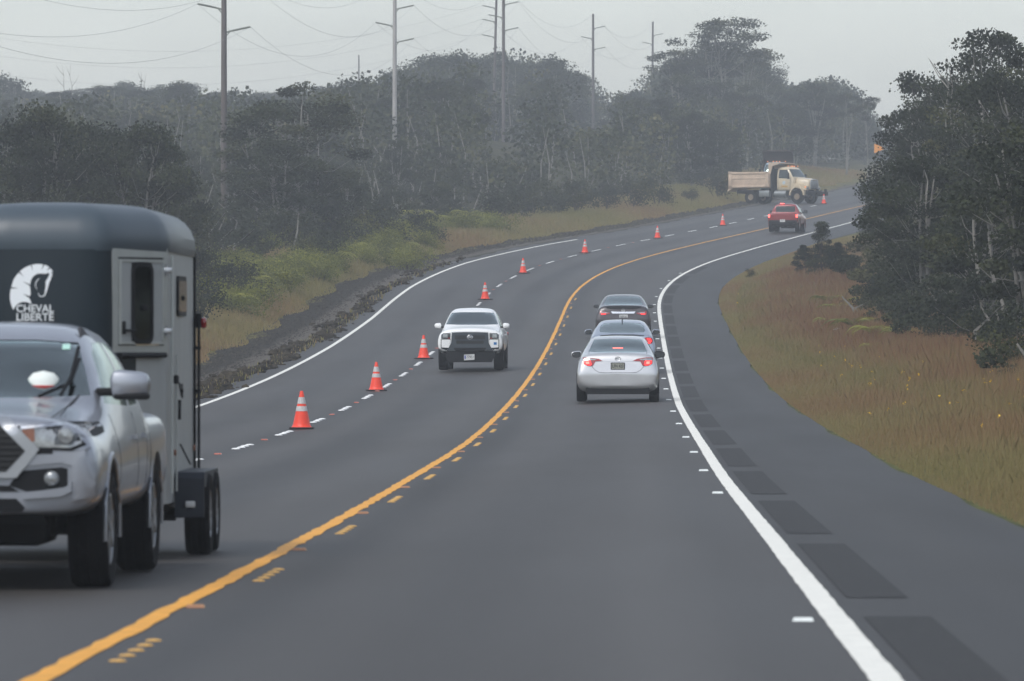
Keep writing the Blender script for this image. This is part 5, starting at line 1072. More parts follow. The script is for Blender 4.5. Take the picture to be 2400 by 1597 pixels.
def tree_meshes(H, spread, clear, nc, cr, leaf, per, stems=3, r0=.10, dome=.62, bark=None, flat=.55, wob=.05):
    tr = MB(); ax = []
    for k in range(stems):
        a = random.uniform(0, 6.28); base = Vector((random.uniform(-.12, .12), random.uniform(-.12, .12), -.2)); lean = random.uniform(.05, .38)*spread; top = Vector((math.cos(a)*lean, math.sin(a)*lean, H*random.uniform(.72, .95))); pts = []
        for i in range(8):
            t = i/7; p = base.lerp(top, t); p += Vector((math.sin(t*5+k)*wob*H*.5*t, math.cos(t*4+k*2)*wob*H*.5*t, 0)); pts.append(p)
        tr.tube(pts, [r0*(1-.75*i/7) for i in range(8)], 6); ax += pts
    C = []; Tn = []
    for k in range(nc):
        for _ in range(30):
            h = clear+(1-clear)*random.random()**.8; hh = (h-dome)/(1-dome) if h > dome else (dome-h)/(dome-clear+.15)
            pr = math.sqrt(max(.02, 1-hh*hh)) if h > dome else 1-.45*hh
            a = random.uniform(0, 6.28); rr = spread*pr*math.sqrt(random.random()); p = Vector((math.cos(a)*rr, math.sin(a)*rr*.9, h*H-cr*.4))
            if all((p-q_).length > cr*.75 for q_ in C[-12:]): break
        C.append(p)
        cand = [q_ for q_ in ax if q_.z < p.z-.1*H] or [ax[0]]; n_ = min(cand, key=lambda q_: (q_-p).length)
        mid = n_.lerp(p, .5)+Vector((0, 0, -.06*H*random.random())); tr.tube([n_, mid, p], [r0*.28, r0*.16, r0*.06], 4)
        Tn.append(random.betavariate(1.3, 2.6))
    cen = np.array([tuple(c) for c in C]); per_ = np.maximum(12, (per*(.5+rng.random(nc))).astype(int)); idx = np.repeat(np.arange(nc), per_); n = len(idx)
    D = rng.normal(size=(n, 3)); D /= np.linalg.norm(D, axis=1)[:, None]; rad = cr*(.55+.75*rng.random(nc))[idx]*(rng.random(n)**.45); P = cen[idx]+D*rad[:, None]*np.array([1, 1, flat])
    U, V = rnd_leaves(P, leaf); tint = np.array(Tn)[idx]*.62+.16*rng.random(n)-.03
    tm = tr.mesh(False); tm.materials.append(bark or M_bark); tm.polygons.foreach_set('use_smooth', [True]*len(tm.polygons)); cm = quads_mesh("crown", P, U, V, np.clip(tint, 0, 1)); cm.materials.append(M_leaf); return tm, cm
random.seed(11)
V_tall = [tree_meshes(8.0, random.uniform(1.9, 2.7), .42, 34, .75, .095, 250, random.choice([2, 3, 4]), .10) for _ in range(5)]
V_full = [tree_meshes(6.0, random.uniform(1.7, 2.3), .08, 46, .62, .09, 250, 3, .08, dome=.5) for _ in range(5)]
V_dense = [tree_meshes(7.0, random.uniform(2.3, 3.0), .22, 60, .80, .105, 280, 3, .10, dome=.55, flat=.7) for _ in range(3)]
V_umb = [tree_meshes(8.0, 2.0, .70, 16, .70, .09, 270, 2, .085, dome=.85, flat=.42) for _ in range(2)]
V_sap = [tree_meshes(3.0, .75, .05, 44, .36, .06, 280, 2, .035, dome=.35, bark=M_barkd) for _ in range(3)]
def dead_mesh():
    t = MB(); H = 7.0
    for k in range(random.choice([1, 2])):
        p = Vector((0, 0, -.2)); pts = [p.copy()]
        for i in range(9): p = p+Vector((random.uniform(-.16, .16), random.uniform(-.16, .16), H/9)); pts.append(p.copy())
        t.tube(pts, [.06*(1-.85*i/9) for i in range(10)], 5)
        for i in range(3, 9):
            a = random.uniform(0, 6.28); b = pts[i]; l = random.uniform(.5, 1.3); c = b+Vector((math.cos(a)*l*.6, math.sin(a)*l*.6, l*.7)); t.tube([b, b.lerp(c, .5)+Vector((0, 0, -.08)), c], [.022, .016, .006], 4)
    me = t.mesh(False); me.materials.append(M_bark); return me
V_dead = [dead_mesh() for _ in range(3)]
def plant_tree(var, x, y, H, H0, label, group=None, wide=1.0, name="ohia_tree", cat="tree", z=None, dead=False):
    e = empty(name, (x, y, gz(x, y) if z is None else z), random.uniform(0, 6.28), label=label, cat=cat, group=group); s = H/H0
    for nm, me in (("trunk", var[0]), ("crown", var[1])) if not dead else (("trunk", var),):
        o = bpy.data.objects.new(nm, me); col.objects.link(o); o.parent = e; o.scale = (s*wide, s*wide, s)
    return e
def top_H(px, Y, ytop): x, y, z = at(px, Y); return x, y, zpix(ytop, Y)-z
def K(*p): return np.array([(a*1.0187, b*1.0187) for a, b in p])
SK = K((-80, 150), (0, 150), (50, 188), (90, 205), (140, 205), (200, 195), (280, 178), (330, 195), (430, 180), (470, 200), (550, 195), (640, 205), (700, 190), (760, 188), (800, 168), (850, 163), (900, 153), (940, 148), (1000, 108), (1080, 92), (1130, 100), (1200, 107), (1260, 110), (1310, 132), (1350, 168), (1400, 198), (1440, 208), (1480, 178), (1510, 138), (1560, 128), (1610, 120), (1650, 85), (1690, 80), (1740, 105), (1770, 160), (1800, 188), (1840, 192), (1870, 168), (1920, 168), (1960, 200), (1985, 245), (2010, 300), (2100, 320))
skyl = lambda px: float(np.interp(px, SK[:, 0], SK[:, 1]))
# prominent single trees: px, Y, top px-y, variant, width factor, label
ONE = [(20, 262, 300, V_dense[0], 1.15, "dark tree above the horse trailer's roof at the left edge"), (110, 256, 262, V_dense[1], 1.0, "dark rounded tree with olive patches, above the horse head emblem"), (225, 262, 290, V_dense[2], 1.0, "dark tree with a notched top, above the middle of the trailer roof"), (330, 258, 300, V_dense[0], 1.0, "dark tree above the right end of the trailer roof"), (395, 268, 345, V_dense[1], .85, "dark tree just right of the trailer roof, falling away to the right"),
       (610, 335, 255, V_full[0], 1.35, "dark tree just right of the nearest utility pole"), (700, 338, 205, V_tall[1], 1.25, "dark tall tree with a pale forked top, right of the nearest utility pole"), (655, 330, 330, V_full[1], 1.5, "dark bushy tree filling the foot of the two tall trees right of the nearest pole"),
       (930, 420, 330, V_tall[2], .9, "small dark tree standing before the pale utility pole"), (1035, 440, 345, V_umb[0], .9, "slim flat topped tree right of the pale utility pole"), (1500, 560, 235, V_tall[3], 1.0, "dark tree standing out of the haze left of the tall far trees"),
       (1688, 640, 38, V_umb[1], 1.5, "tallest far tree with airy umbrella tufts against the sky"), (1740, 645, 98, V_umb[0], 1.3, "far airy tree right of the tallest one"), (1655, 640, 78, V_tall[0], 1.2, "far airy tree left of the tallest one"), (1590, 640, 112, V_umb[1], 1.5, "far tree with layered tufts right of the farthest pole"),
       (2035, 600, 228, V_umb[0], .7, "lone slim tree with one small flat tuft in the sky gap"), (1985, 620, 215, V_umb[1], .8, "thin tree at the right end of the far tree line"),
       (2172, 345, 305, V_full[2], .85, "dark tree at the bend hiding the road, left end of the right hand wood"), (2050, 345, 452, V_full[3], 1.0, "low dark tree whose left side covers the end of the right edge line"), (2150, 330, 250, V_umb[1], .85, "tree with a broad umbrella top at the left end of the right hand wood"),
       (2140, 318, 292, V_umb[0], .6, "umbrella topped tree, second from the sky gap in the right hand wood"), (2175, 262, 160, V_tall[4], .9, "tall tufted tree rising above the right hand wood near the sky gap"), (2240, 250, 180, V_tall[0], 1.0, "tufted tree in the middle of the right hand wood's skyline"), (2355, 235, 62, V_umb[1], 1.0, "tall airy tree with a flat tuft at the top right corner"), (2415, 200, 120, V_tall[1], .9, "dark tall tree cut off by the right edge"), (2310, 215, 190, V_tall[2], 1.1, "dark tree left of the tall airy one in the right hand wood"),
       (2175, 290, 238, V_umb[1], .6, "umbrella topped tree behind the left part of the right hand wood"), (2205, 262, 196, V_umb[0], .6, "small umbrella crown left of the bare dead trunks"), (2268, 255, 215, V_tall[3], .8, "ragged tree below the bare dead trunks at the right"), (2335, 232, 168, V_umb[0], .7, "umbrella crown just left of the top right airy tree"), (2382, 215, 150, V_tall[0], .8, "ragged dark tree at the right edge below the airy crown"),
       (1962, 280, 566, V_sap[1], 1.0, "sapling between the tall roadside sapling and the right hand wood"), (1998, 280, 606, V_sap[0], 1.5, "low leafy sapling in front of the left end of the right hand wood"), (2048, 252, 612, V_full[1], 1.2, "low dark bushy tree behind the ferns of the right bank"), (2092, 228, 648, V_full[3], 1.2, "low dark bushy tree right of the ferns of the right bank"), (2150, 206, 700, V_full[2], 1.3, "low dark bushy tree at the front of the right hand wood"),
       (1924, 283, 524, V_sap[0], .95, "taller roadside sapling in front of the right hand wood by the bend"), (1886, 287, 572, V_sap[1], 1.0, "left roadside sapling leaning to the road by the bend"), (1988, 270, 600, V_sap[2], 1.25, "small dark sapling right of the two roadside saplings")]
for px, Y, yt, var, wd_, lab in ONE:
    x, y, H = top_H(px, Y, yt); H0 = 8.0 if (var in V_tall or var in V_umb) else 6.0 if var in V_full else 7.0 if var in V_dense else 3.0
    plant_tree(var, x, y, max(H, 1.0)/.97, H0, lab, None, wd_*(.9 if H > 9 else 1.0))
nT = 0; lots = []
GL = {0: ("misty dark tree in the wood left of the nearest utility pole", "trees of the hazy wood behind the left roadside"), 1: ("misty tree in the wood between the nearest pole and the pale pole", "trees of the hazy wood between the two nearest poles"), 2: ("misty tree on the wooded hill right of the pale pole", "trees of the wooded hill"), 3: ("misty tree in the far wood behind the dump truck", "trees of the far wood behind the dump truck")}
PV = [(525, 341, 455), (925, 473, 420), (1180, 608, 385), (1390, 748, 306), (1528, 870, 165), (1154, 650, 95)]
tries = 0
while nT < 215 and tries < 9000:
    tries += 1; Y = 300+560*random.random()**.85; px = random.uniform(-60, 2060); x = (px-1200)*Y/FPX; yi, wv = locate(x, Y)
    if wv > -15.5 or wv < -150 or (Y < 330 and px < 430): continue
    if any((x-a)**2+((Y-b)*.5)**2 < (2.2 if Y < 500 else 1.6)**2 for a, b in lots): continue
    g = gz(x, Y); H = random.uniform(3.2, 5.0) if Y < 430 else random.uniform(4.2, 6.5) if Y < 600 else random.uniform(5.5, 8.5)
    lim = skyl(px)+(random.uniform(0, 22) if Y > 600 else 70 if Y > 450 else 120)
    for a, b, c in PV:
        if abs(px-a) < 2.6*FPX/Y and Y < b: lim = max(lim, c)
    H = min(H, (798.5-lim)*Y/FPX+CAMZ-g)
    if Y > 640: H = max(H, (798.5-(skyl(px)+random.uniform(5, 40)))*Y/FPX+CAMZ-g) if not any(abs(px-a) < 2.6*FPX/Y and Y < b for a, b, c in PV) else H
    if H < 2.2: continue
    H = min(H, 12.5); sel = random.random(); var, H0 = (random.choice(V_tall), 8.0) if sel < .42 else (random.choice(V_full), 6.0) if sel < .68 else (random.choice(V_dense), 7.0) if sel < .88 else (random.choice(V_umb), 8.0)
    zn = 0 if px < 525 else 1 if px < 925 else 2 if px < 1400 else 3
    plant_tree(var, x, Y, H, H0, GL[zn][0], GL[zn][1], random.uniform(1.0, 1.35)*(1.15 if H < 6 else 1.0)); lots.append((x, Y)); nT += 1
SR = K((1990, 330), (2030, 330), (2050, 260), (2075, 240), (2100, 235), (2150, 215), (2180, 205), (2240, 200), (2280, 205), (2300, 195), (2330, 130), (2356, 110), (2480, 90))
nR = 0; tries = 0; lotr = []
def wfront(Y): return float(np.interp(Y, [120, 290, 320, 350, 380], [9.9, 10.0, 9.8, 8.3, 8.0]))
while nR < 36 and tries < 6000:
    tries += 1; Y = random.uniform(138, 365); x = random.uniform(9, 33); px = 1200+x*FPX/Y; yi, wv = locate(x, Y)
    if wv < wfront(yi)+1.2 or px > 2520 or px < (2178 if Y > 235 else 2110): continue
    if any((x-a)**2+((Y-b)*.6)**2 < 1.9**2 for a, b in lotr): continue
    g = gz(x, Y); yt = float(np.interp(px, SR[:, 0], SR[:, 1]))+random.uniform(45, 170); H = (798.5-yt)*Y/FPX+CAMZ-g
    H = min(H, random.uniform(5, 9) if wv > wfront(yi)+4 else random.uniform(3.5, 6))
    if H < 2.5: continue
    sel = random.random(); var, H0 = (random.choice(V_tall), 8.0) if sel < .45 else (random.choice(V_umb), 8.0) if sel < .75 else (random.choice(V_full), 6.0) if sel < .93 else (random.choice(V_dense), 7.0)
    if wv < wfront(yi)+4.5: var, H0 = random.choice(V_full), 6.0
    plant_tree(var, x, Y, H, H0, "dark tree inside the right hand wood beyond the red grass", "trees of the right hand wood", random.uniform(.9, 1.2)); lotr.append((x, Y)); nR += 1
for px, Y, yt in ((2235, 240, 130), (2280, 236, 122), (2318, 232, 118), (165, 640, 145), (340, 650, 165), (1800, 640, 175), (2160, 260, 240)):
    x, y, H = top_H(px, Y, yt); plant_tree(random.choice(V_dead), x, y, H, 7.0, {2235: "bare dead trunk above the right hand wood, left one", 2280: "bare dead trunk above the right hand wood, middle one", 2318: "bare dead trunk beside the tall airy tree at top right", 165: "bare spindly snag on the skyline at far left", 340: "bare spindly snag left of the nearest pole on the skyline", 1800: "bare snag right of the tallest far trees", 2160: "leafless grey tree in the right hand wood near the sky gap"}[px], dead=True, name="dead_tree")

# far wood that reads as one mass
def mass(name, pts, label, cat, m, per=170, leaf=.26, cr=.9, trunks=True, th=(.6, 1.0)):
    """pts: rows of x, y, ground z, height, half width"""
    P_ = []; Tt = []; TR = MB()
    for x, y, z, H, sp in pts:
        nc = max(4, int(H*2.0)); tb = random.betavariate(1.6, 3.0)
        for k in range(nc):
            h = random.uniform(.12, 1)**.8*H; a = random.uniform(0, 6.28); rr = sp*math.sqrt(random.random())*math.sqrt(max(.1, 1-((h/H-.45)/.62)**2)); n = int(per/nc)+4
            c = np.array([x+math.cos(a)*rr, y+math.sin(a)*rr, z+h-.3]); D = rng.normal(size=(n, 3)); D /= np.linalg.norm(D, axis=1)[:, None]
            P_.append(c+D*(rng.random(n)**.4)[:, None]*cr*np.array([1, 1, .65])*(min(1, H/4)+.2)); Tt.append(np.clip(tb*.6+.35*random.random()*random.random()+.15*rng.random(n), 0, 1))
        if trunks and random.random() < .55:
            for _ in range(random.choice([1, 2])): bx, by = x+random.uniform(-1, 1), y-sp*.8; TR.tube([(bx, by, z), (bx+random.uniform(-.4, .4), by, z+H*.5), (bx+random.uniform(-.7, .7), by, z+H*.9)], [.06, .045, .02], 3)
    P_ = np.concatenate(P_); Tt = np.concatenate(Tt); U, V = rnd_leaves(P_, leaf); me = quads_mesh(name, P_, U, V, Tt); o = link_mesh(name, me, m, None, False); tag(o, label, cat, kind='stuff')
    if trunks:
        t = TR.build("trunks", M_bark, o, fix=False); t['kind'] = 'stuff'
    return o
pts = []
for _ in range(9000):
    Y = random.uniform(430, 880); px = random.uniform(-120, 2090); x = (px-1200)*Y/FPX; yi, wv = locate(x, Y)
    if wv > -17 or len(pts) > 900: continue
    g = gz(x, Y); lim = skyl(px)+random.uniform(8, 45)
    for a, b, c in PV:
        if abs(px-a) < 2.4*FPX/Y and Y < b: lim = max(lim, c)
    H = min((798.5-lim)*Y/FPX+CAMZ-g, random.uniform(3.5, 7)) if Y < 700 else min((798.5-lim)*Y/FPX+CAMZ-g, 12)
    if H > 1.5: pts.append((x, Y, g, H, random.uniform(1.3, 2.2)))
mass("distant_wood", pts, "misty far off wood covering the slope behind the left roadside trees", "forest", M_leaf, per=230, leaf=.30, cr=1.0)
pts = []
for _ in range(1500):
    Y = random.uniform(118, 400); x = random.uniform(10, 60); yi, wv = locate(x, Y); px = 1200+x*FPX/Y
    if wv < wfront(yi)+.3 or px > 2560 or px < (2078 if Y > 275 else 1985): continue
    dd = wv-wfront(yi); pts.append((x, Y, gz(x, Y), random.uniform(.8, 1.5)+min(2.6, dd*.55)*random.random(), random.uniform(.7, 1.2)))
mass("wood_undergrowth", pts, "dark undergrowth filling the right hand wood", "undergrowth", M_leaf, per=900, leaf=.085, cr=.6)
pts = []
for _ in range(1500):
    Y = random.uniform(200, 470)**1.0; px = random.uniform(-80, 1950); x = (px-1200)*Y/FPX; yi, wv = locate(x, Y)
    if wv > -15.0-2*random.random() or wv < -60: continue
    if Y < 250 and px > 430 and wv > -19: continue
    H = random.uniform(.7, 2.6) if wv > -20 else random.uniform(1.5, 3.6); pts.append((x, Y, gz(x, Y), H, random.uniform(.7, 1.4)))
mass("roadside_undergrowth", pts, "dark tangled undergrowth along the foot of the left wood", "undergrowth", M_shrub, per=420, leaf=.13, cr=.6)

pts = []
for _ in range(420):
    Y = random.uniform(770, 960); px = random.uniform(1560, 2200); x = (px-1200)*Y/FPX; yi, wv = locate(x, Y)
    if abs(wv) < 9: continue
    g = gz(x, Y); H = min((798.5-skyl(px)-random.uniform(4, 50))*Y/FPX+CAMZ-g, 11); pts.append((x, Y, g, max(H, 3.5), 2.2))
mass("farthest_wood", pts, "pale misty wood closing the view past the dump trucks", "forest", M_leaf, per=200, leaf=.4, cr=1.2)
pts = []
for _ in range(260):
    Y = random.uniform(-110, 118); sd = random.choice([-1, 1]); wv = sd*random.uniform(19, 40); q_ = surf(np.array([Y]), np.array([wv]))[0]; pts.append((q_[0], q_[1], q_[2], random.uniform(5, 9), 2.4))
mass("unseen_reflection_wood", pts, "unseen wood added along the near road to darken reflections", "forest", M_leaf, per=160, leaf=.6, cr=1.3)  # out-of-view wood added to darken vehicle reflections and cut skylight from the sides

# ferns and shrubs
def fern_mesh(nf=14, L=1.35, trunk=.5):
    P_ = []; U_ = []; V_ = []; Tt = []; t = MB(); t.tube([(0, 0, -.2), (0, 0, trunk)], [.05, .045], 7)
    for k in range(nf):
        a = 6.283*k/nf+random.uniform(-.2, .2); d = np.array([math.cos(a), math.sin(a), 0]); s = np.array([-d[1], d[0], 0]); l = L*random.uniform(.8, 1.1); tn = random.uniform(.25, .95); up0 = random.uniform(.5, .75)
        pr = None
        for i in range(22):
            u = (i+1)/22; p = d*l*u*.92+np.array([0, 0, trunk+l*(up0*u-up0*1.25*u*u*u*.9)]); wd_ = l*.26*math.sin(math.pi*min(.98, .08+u*.92))**.7
            for sg in (-1, 1):
                P_.append(p+s*sg*wd_*.5); U_.append(s*sg*wd_*.5+d*wd_*.12-np.array([0, 0, wd_*.12])); V_.append(d*l*.026); Tt.append(tn)
    me = quads_mesh("fronds", np.array(P_), np.array(U_), np.array(V_), np.clip(np.array(Tt)+rng.normal(size=len(Tt))*.06, 0, 1)); me.materials.append(M_fern); tm = t.mesh(False); tm.materials.append(M_barkd); return tm, me
V_fern = [fern_mesh() for _ in range(4)]
def shrub_mesh(H=1.2, sp=.7, n=900, leaf=.09):
    cs = [(random.uniform(-sp, sp)*.8, random.uniform(-sp, sp)*.8, random.uniform(.25, 1)*H) for _ in range(9)]; P_ = np.concatenate([np.array(c)+rng.normal(size=(n//9, 3))*np.array([.26, .26, .2])*sp for c in cs]); P_[:, 2] = np.abs(P_[:, 2]); U, V = rnd_leaves(P_, leaf, .5)
    me = quads_mesh("leaves", P_, U, V, np.clip(np.repeat(rng.random(9)*.6, n//9)+.25*rng.random(len(P_)), 0, 1)); me.materials.append(M_shrub); t = MB()
    for c in cs: t.tube([(0, 0, -.1), (c[0]*.5, c[1]*.5, c[2]*.6), c], [.02, .014, .006], 4)
    tm = t.mesh(False); tm.materials.append(M_barkd); return tm, me
V_shr = [shrub_mesh(n=2400, leaf=.055) for _ in range(3)]
V_mnd = []
for _ in range(3):
    a_, b_ = shrub_mesh(H=.75, sp=.95, n=2600, leaf=.06); b_.materials.clear(); b_.materials.append(M_fern); V_mnd.append((a_, b_))
M_uluhe = V_uluhe = None
def plant2(var, px, py, s, label, name, cat, group, names, y1=520):
    h = ground_hit(px, py, 70, y1)
    if h is None: return
    e = empty(name, (h[0], h[1], h[2]), random.uniform(0, 6.28), label=label, cat=cat, group=group)
    for nm, me in zip(names, var): o = bpy.data.objects.new(nm, me); col.objects.link(o); o.parent = e; o.scale = (s,)*3
FR = [(1945, 716, .9, "leftmost tree fern under the dark saplings on the right"), (1973, 738, 1.0, "drooping olive fern below the leftmost one on the right bank"), (2030, 720, .9, "fern with one bright upright frond behind the red grass"), (2008, 785, 1.15, "bright yellow-green fern at the top of the red grass"), (1952, 768, .8, "low fern at the left end of the row above the red grass"), (2056, 800, 1.0, "olive fern right of the bright one above the red grass"), (2088, 788, .8, "small pale fern right of the olive one above the red grass"), (2122, 802, .9, "rightmost fern above the red grass"), (2060, 828, .7, "low dull fern at the edge of the red grass"), (2300, 815, .8, "yellowing fern at the right edge of the right hand wood")]
for px, py, s, lab in FR: plant2(random.choice(V_fern), px-6, py+12, s*.68, lab, "tree_fern", "fern", "ferns on the right bank", ("stem", "fronds"), 330)
FLf = [(458, 562), (440, 640), (475, 655), (520, 650), (462, 700), (515, 735), (540, 745), (600, 665), (622, 650), (665, 640), (690, 655), (650, 670), (735, 625), (720, 650), (760, 620), (780, 640), (600, 585), (560, 640), (800, 560), (830, 560), (860, 600), (880, 590), (905, 620), (770, 590), (820, 610), (960, 560), (1000, 555), (1030, 545), (1010, 530), (1060, 545), (900, 560), (945, 600), (980, 530), (1100, 530), (1150, 525), (640, 690), (580, 700), (500, 690), (845, 570), (740, 600), (1055, 525), (1130, 545)]
for i, (px, py) in enumerate(FLf):
    zn = 0 if px < 560 else 1 if px < 800 else 2 if px < 1200 else 3
    lab = ["yellow-green tree fern beside the back of the horse trailer", "yellow-green fern below the dark tall trees right of the nearest pole", "yellow-green fern below the pale utility pole", "yellow-green fern bush left of the dump truck"][zn]
    plant2(random.choice(V_fern), px, py, random.uniform(.7, 1.15)*(1.6 if i == 0 else 1), lab, "tree_fern", "fern", ["ferns beside the horse trailer", "ferns below the tall dark trees", "ferns below the pale pole", "ferns left of the dump truck"][zn], ("stem", "fronds"), 560)
for px, py in FLf[::1]+[(px+random.uniform(-40, 40), py+random.uniform(-22, 14)) for px, py in FLf]:
    zn = 0 if px < 560 else 1 if px < 800 else 2 if px < 1200 else 3
    plant2(random.choice(V_mnd), px+14, py+4, random.uniform(.6, 1.3), ["low yellow-green bush among the ferns beside the horse trailer", "low yellow-green bush below the dark tall trees", "low yellow-green bush below the pale pole and the wooded hill", "low yellow-green bush left of the dump truck"][zn], "fern_bush", "bush", ["yellow-green bushes beside the horse trailer", "yellow-green bushes below the tall trees", "yellow-green bushes below the hill", "yellow-green bushes left of the dump truck"][zn], ("stems", "leaves"), 560)
SH = [(480, 690), (470, 770), (590, 700), (570, 720), (745, 632), (650, 600), (900, 590), (930, 585), (860, 560), (1000, 580), (1080, 530), (1200, 520), (1250, 515), (1300, 510), (1350, 505), (1420, 500), (1480, 495), (700, 600), (540, 640), (600, 620), (440, 700), (800, 590), (770, 640), (1160, 530), (1540, 490), (1620, 480), (1680, 470)]
for i, (px, py) in enumerate(SH): plant2(random.choice(V_shr), px, py, random.uniform(.9, 1.9), ["dark shrub in the verge beside the horse trailer", "dark shrub in the fern patch below the tall dark trees", "dark shrub along the grass verge below the wooded hill"][0 if px < 600 else 1 if px < 960 else 2], "shrub", "shrub", ["shrubs beside the horse trailer", "shrubs in the fern patch", "shrubs below the wooded hill"][0 if px < 600 else 1 if px < 960 else 2], ("stems", "leaves"), 560)
for px, py in ((1760, 655), (2040, 745), (2100, 770), (2150, 800), (2200, 815), (2250, 830), (2310, 850), (2350, 880), (2170, 770), (2385, 900), (2240, 795)):
    plant2(random.choice(V_shr), px, py, random.uniform(.8, 1.4) if px > 1800 else .35, "dark shrub where the red grass meets the right hand wood" if px > 1800 else "tiny dark weed at the lip of the right verge by the bend", "shrub", "shrub", "shrubs at the top of the red grass" if px > 1800 else None, ("stems", "leaves"), 380)

# grass: blades in world metres, wider spaced with distance
def blades(name, n, ylo, yhi, wf, hf, tf, label, wid=.010, pw=0.0):
    yy = ylo*(yhi/ylo)**rng.random(n); wv = wf(yy, rng.random(n)); keep = ~np.isnan(wv); yy, wv = yy[keep], wv[keep]; n = len(yy)
    B = surf(yy, wv); h = hf(yy, wv, rng.random(n)); a = rng.random(n)*6.283; wd_ = wid*np.maximum(.8, yy/110)*(.7+.6*rng.random(n))
    off = np.stack([np.cos(a), np.sin(a), np.zeros(n)], -1); lean = rng.normal(size=(n, 3))*.17*h[:, None]; lean[:, 2] = 0
    tip = B+lean+np.array([0, 0, 1])*h[:, None]; mid = B+lean*.35+np.array([0, 0, .55])*h[:, None]
    P_ = np.stack([B-off*wd_[:, None]*.5, B+off*wd_[:, None]*.5, mid+off*wd_[:, None]*.42, tip, mid-off*wd_[:, None]*.42], 1).reshape(-1, 3).astype(np.float32)
    me = bpy.data.meshes.new(name); me.vertices.add(5*n); me.vertices.foreach_set('co', P_.ravel()); me.loops.add(5*n); me.loops.foreach_set('vertex_index', np.arange(5*n, dtype=np.int32)); me.polygons.add(n); me.polygons.foreach_set('loop_start', np.arange(0, 5*n, 5, dtype=np.int32)); me.polygons.foreach_set('loop_total', np.full(n, 5, np.int32)); me.update(calc_edges=True)
    t = np.clip(tf(yy, wv, B), 0, 1); at_ = me.attributes.new("tint", 'FLOAT', 'POINT'); at_.data.foreach_set('value', np.repeat(t.astype(np.float32), 5)); o = link_mesh(name, me, M_grass, None, False); tag(o, label, "grass", kind='stuff'); return o
def patch(B, f=.35, ph=0): return .5+.5*np.sin(B[:, 0]*f*1.3+B[:, 1]*f*.31+ph)*np.sin(B[:, 0]*f*.7-B[:, 1]*f*.23+ph*2+1)
def redness(yy, d): return np.interp(yy, [50, 80, 130, 230, 300, 340], [4.6, 4.2, 2.8, 1.2, 1.8, 4])
blades("verge_grass", 340000, 50, 380, lambda y, r_: WRE(y)+.02+np.interp(y, [50, 140, 290, 350], [10, 6.0, 5.0, 2.2])*r_**1.3, lambda y, w_, r_: (.05+.17*np.clip((w_-WRE(y))/1.5, 0, 1))*(.5+r_), lambda y, w_, B: .32+.18*patch(B)+.12*rng.random(len(y))+.10*(rng.random(len(y)) < .1), "olive green grass along the lip of the right verge", .0055)
def redw(y, r_):
    d0 = redness(y, 0); w0 = WRE(y)+d0-.8; w1 = np.interp(y, [50, 140, 290, 330, 350], [18, 13.5, 12.6, 11, 9]); return w0+(w1-w0)*r_
blades("red_grass", 420000, 60, 345, redw, lambda y, w_, r_: (.22+.38*np.clip((w_-WRE(y)-redness(y, 0)+1)/2.5, 0, 1))*(.55+.6*r_), lambda y, w_, B: .62+.20*patch(B, .5, 1)+.16*rng.random(len(y))-.28*(rng.random(len(y)) < .14)-.25*np.clip(1-(w_-WRE(y)-redness(y, 0)+.8)/1.6, 0, 1), "tall reddish brown grass covering the right bank", .0052)
blades("left_verge_grass", 200000, 130, 640, lambda y, r_: -10.4-.3*np.sin(y*.31)-np.interp(y, [130, 250, 400, 640], [14, 9, 6.5, 9])*r_**1.2, lambda y, w_, r_: (.10+.36*np.clip((-w_-10.4)/1.5, 0, 1))*(.5+.8*r_), lambda y, w_, B: .25+.24*patch(B, .22, 3)+.13*rng.random(len(y)), "tan and olive grass verge along the foot of the left wood", .010)
# clods and torn turf pushed up along the left edge of the paving
def clods(name, n, label):
    bm = bmesh.new(); bmesh.ops.create_icosphere(bm, subdivisions=1, radius=1); bm.verts.index_update(); bv_ = np.array([v.co[:] for v in bm.verts]); bf = np.array([[v.index for v in f.verts] for f in bm.faces]); bm.free()
    yy = 60*(330/60)**rng.random(n); den = .5+.5*np.sin(yy*.35)*np.sin(yy*.13+1); keep = rng.random(n) < (.15+.85*den)*np.interp(yy, [60, 200, 330], [1, 1, .3]); yy = yy[keep]; n = len(yy)
    c = -8.15+.2*np.sin(yy*.2)+.12*np.sin(yy*.57); wv = c+rng.normal(size=n)*np.interp(yy, [60, 150, 240, 330], [.22, .24, .22, .18]); B = surf(yy, wv); s = .035+.10*rng.random(n)**2; hz = .085*np.exp(-((wv-c)/.22)**2)*rng.random(n); B[:, 2] += hz
    Vv = bv_[None]*(1+.35*rng.normal(size=(n, len(bv_), 1)))*s[:, None, None]*np.array([1.2, 1.2, .8])+B[:, None]; F = bf[None]+(np.arange(n)*len(bv_))[:, None, None]
    me = bpy.data.meshes.new(name); nv = n*len(bv_); nf = n*len(bf); me.vertices.add(nv); me.vertices.foreach_set('co', Vv.reshape(-1).astype(np.float32)); me.loops.add(nf*3); me.loops.foreach_set('vertex_index', F.reshape(-1).astype(np.int32)); me.polygons.add(nf); me.polygons.foreach_set('loop_start', np.arange(0, nf*3, 3, dtype=np.int32)); me.polygons.foreach_set('loop_total', np.full(nf, 3, np.int32)); me.update(calc_edges=True)
    o = link_mesh(name, me, ground_mat("clod_soil", [(.022, .019, .015), (.038, .032, .024), (.075, .062, .040)], 2.0), None, False); tag(o, label, "soil", kind='stuff')
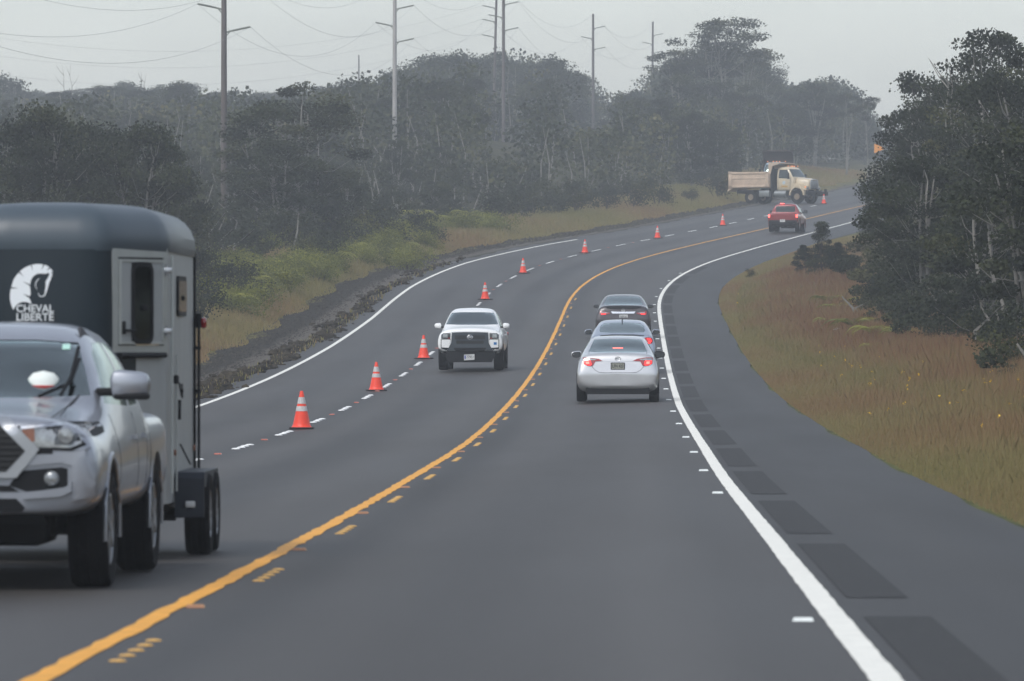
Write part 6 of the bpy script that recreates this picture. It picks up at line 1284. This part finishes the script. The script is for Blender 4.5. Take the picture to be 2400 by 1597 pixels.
def gravel(n):
    yy = 70*(520/70)**rng.random(n); wv = -8.7-1.9*rng.random(n)**.8; B = surf(yy, wv); s_ = (.012+.04*rng.random(n)**3)*np.maximum(1, yy/200); oc = np.array([(1, 0, 0), (0, 1, 0), (-1, 0, 0), (0, -1, 0), (0, 0, 1)]); Vv = oc[None]*(1+.3*rng.normal(size=(n, 5, 1)))*s_[:, None, None]+B[:, None]; F = np.array([(0, 1, 4), (1, 2, 4), (2, 3, 4), (3, 0, 4)])[None]+(np.arange(n)*5)[:, None, None]
    me = bpy.data.meshes.new("gravel"); me.vertices.add(n*5); me.vertices.foreach_set('co', Vv.reshape(-1).astype(np.float32)); me.loops.add(n*12); me.loops.foreach_set('vertex_index', F.reshape(-1).astype(np.int32)); me.polygons.add(n*4); me.polygons.foreach_set('loop_start', np.arange(0, n*12, 3, dtype=np.int32)); me.polygons.foreach_set('loop_total', np.full(n*4, 3, np.int32)); me.update(calc_edges=True)
    o = link_mesh("gravel", me, ground_mat("cinder_gravel", [(.014, .014, .013), (.04, .038, .034), (.10, .09, .075)], 5.0), None, False); tag(o, "dark cinder gravel scattered beside the dirt track", "gravel", kind='stuff')
gravel(26000)
clods("soil_windrow", 6500, "ridge of torn turf and soil clods along the left paving edge")
blades("windrow_grass", 900, 90, 320, lambda y, r_: -8.05+(r_-.5)*.7, lambda y, w_, r_: .08+.12*r_, lambda y, w_, B: .15+.45*rng.random(len(y)), "torn grass tufts lying in the soil ridge left of the road", .016)
# yellow flowers
P_ = []
for cy, cw, n, sp in ((112, 9.2, 26, 2.2), (125, 9.8, 22, 2.0), (140, 8.3, 14, 1.2), (95, 10.2, 24, 2.4), (82, 10.8, 20, 2.5), (160, 7.8, 10, .8), (190, 7.9, 5, .8), (270, 7.3, 4, .6), (178, -12.2, 8, .7), (200, -12.6, 5, .8)):
    for _ in range(n):
        y_ = cy+random.gauss(0, 6); w_ = cw+random.gauss(0, sp*.5)
        if -10.8 < w_ < 6.6: continue
        p = surf(np.array([y_]), np.array([w_]))[0]; P_.append((p[0], p[1], p[2]+random.uniform(.18, .40)))
P_ = np.array(P_); P3 = np.repeat(P_, 5, 0)+rng.normal(size=(len(P_)*5, 3))*.015; U, V = rnd_leaves(P3, .023, .2, .8); me = quads_mesh("yellow_flowers", P3, U, V, np.zeros(len(P3))); o = link_mesh("yellow_flowers", me, mat("yellow_petal", (.80, .50, .03), .6), None, False); tag(o, "scattered small yellow flowers standing in the roadside grass", "flowers", kind='stuff')

# ---------------------------------------------------------------- mist in the air
q = MB(); q.box((0, 2000, 26), (7300, 12400, 72)); hz = q.build("haze", None, None, smooth=False); hz['kind'] = 'stuff'; hz['label'] = "thin grey mist hanging over the road and woods"; hz['category'] = "haze"
m = bpy.data.materials.new("mist"); m.use_nodes = True; t = m.node_tree; t.nodes.clear(); o = t.nodes.new("ShaderNodeOutputMaterial"); v = t.nodes.new("ShaderNodeVolumePrincipled"); v.inputs['Color'].default_value = (.86, .91, .96, 1); v.inputs['Density'].default_value = HAZE; v.inputs['Anisotropy'].default_value = 0.0
t.links.new(v.outputs[0], o.inputs['Volume']); hz.data.materials.append(m)
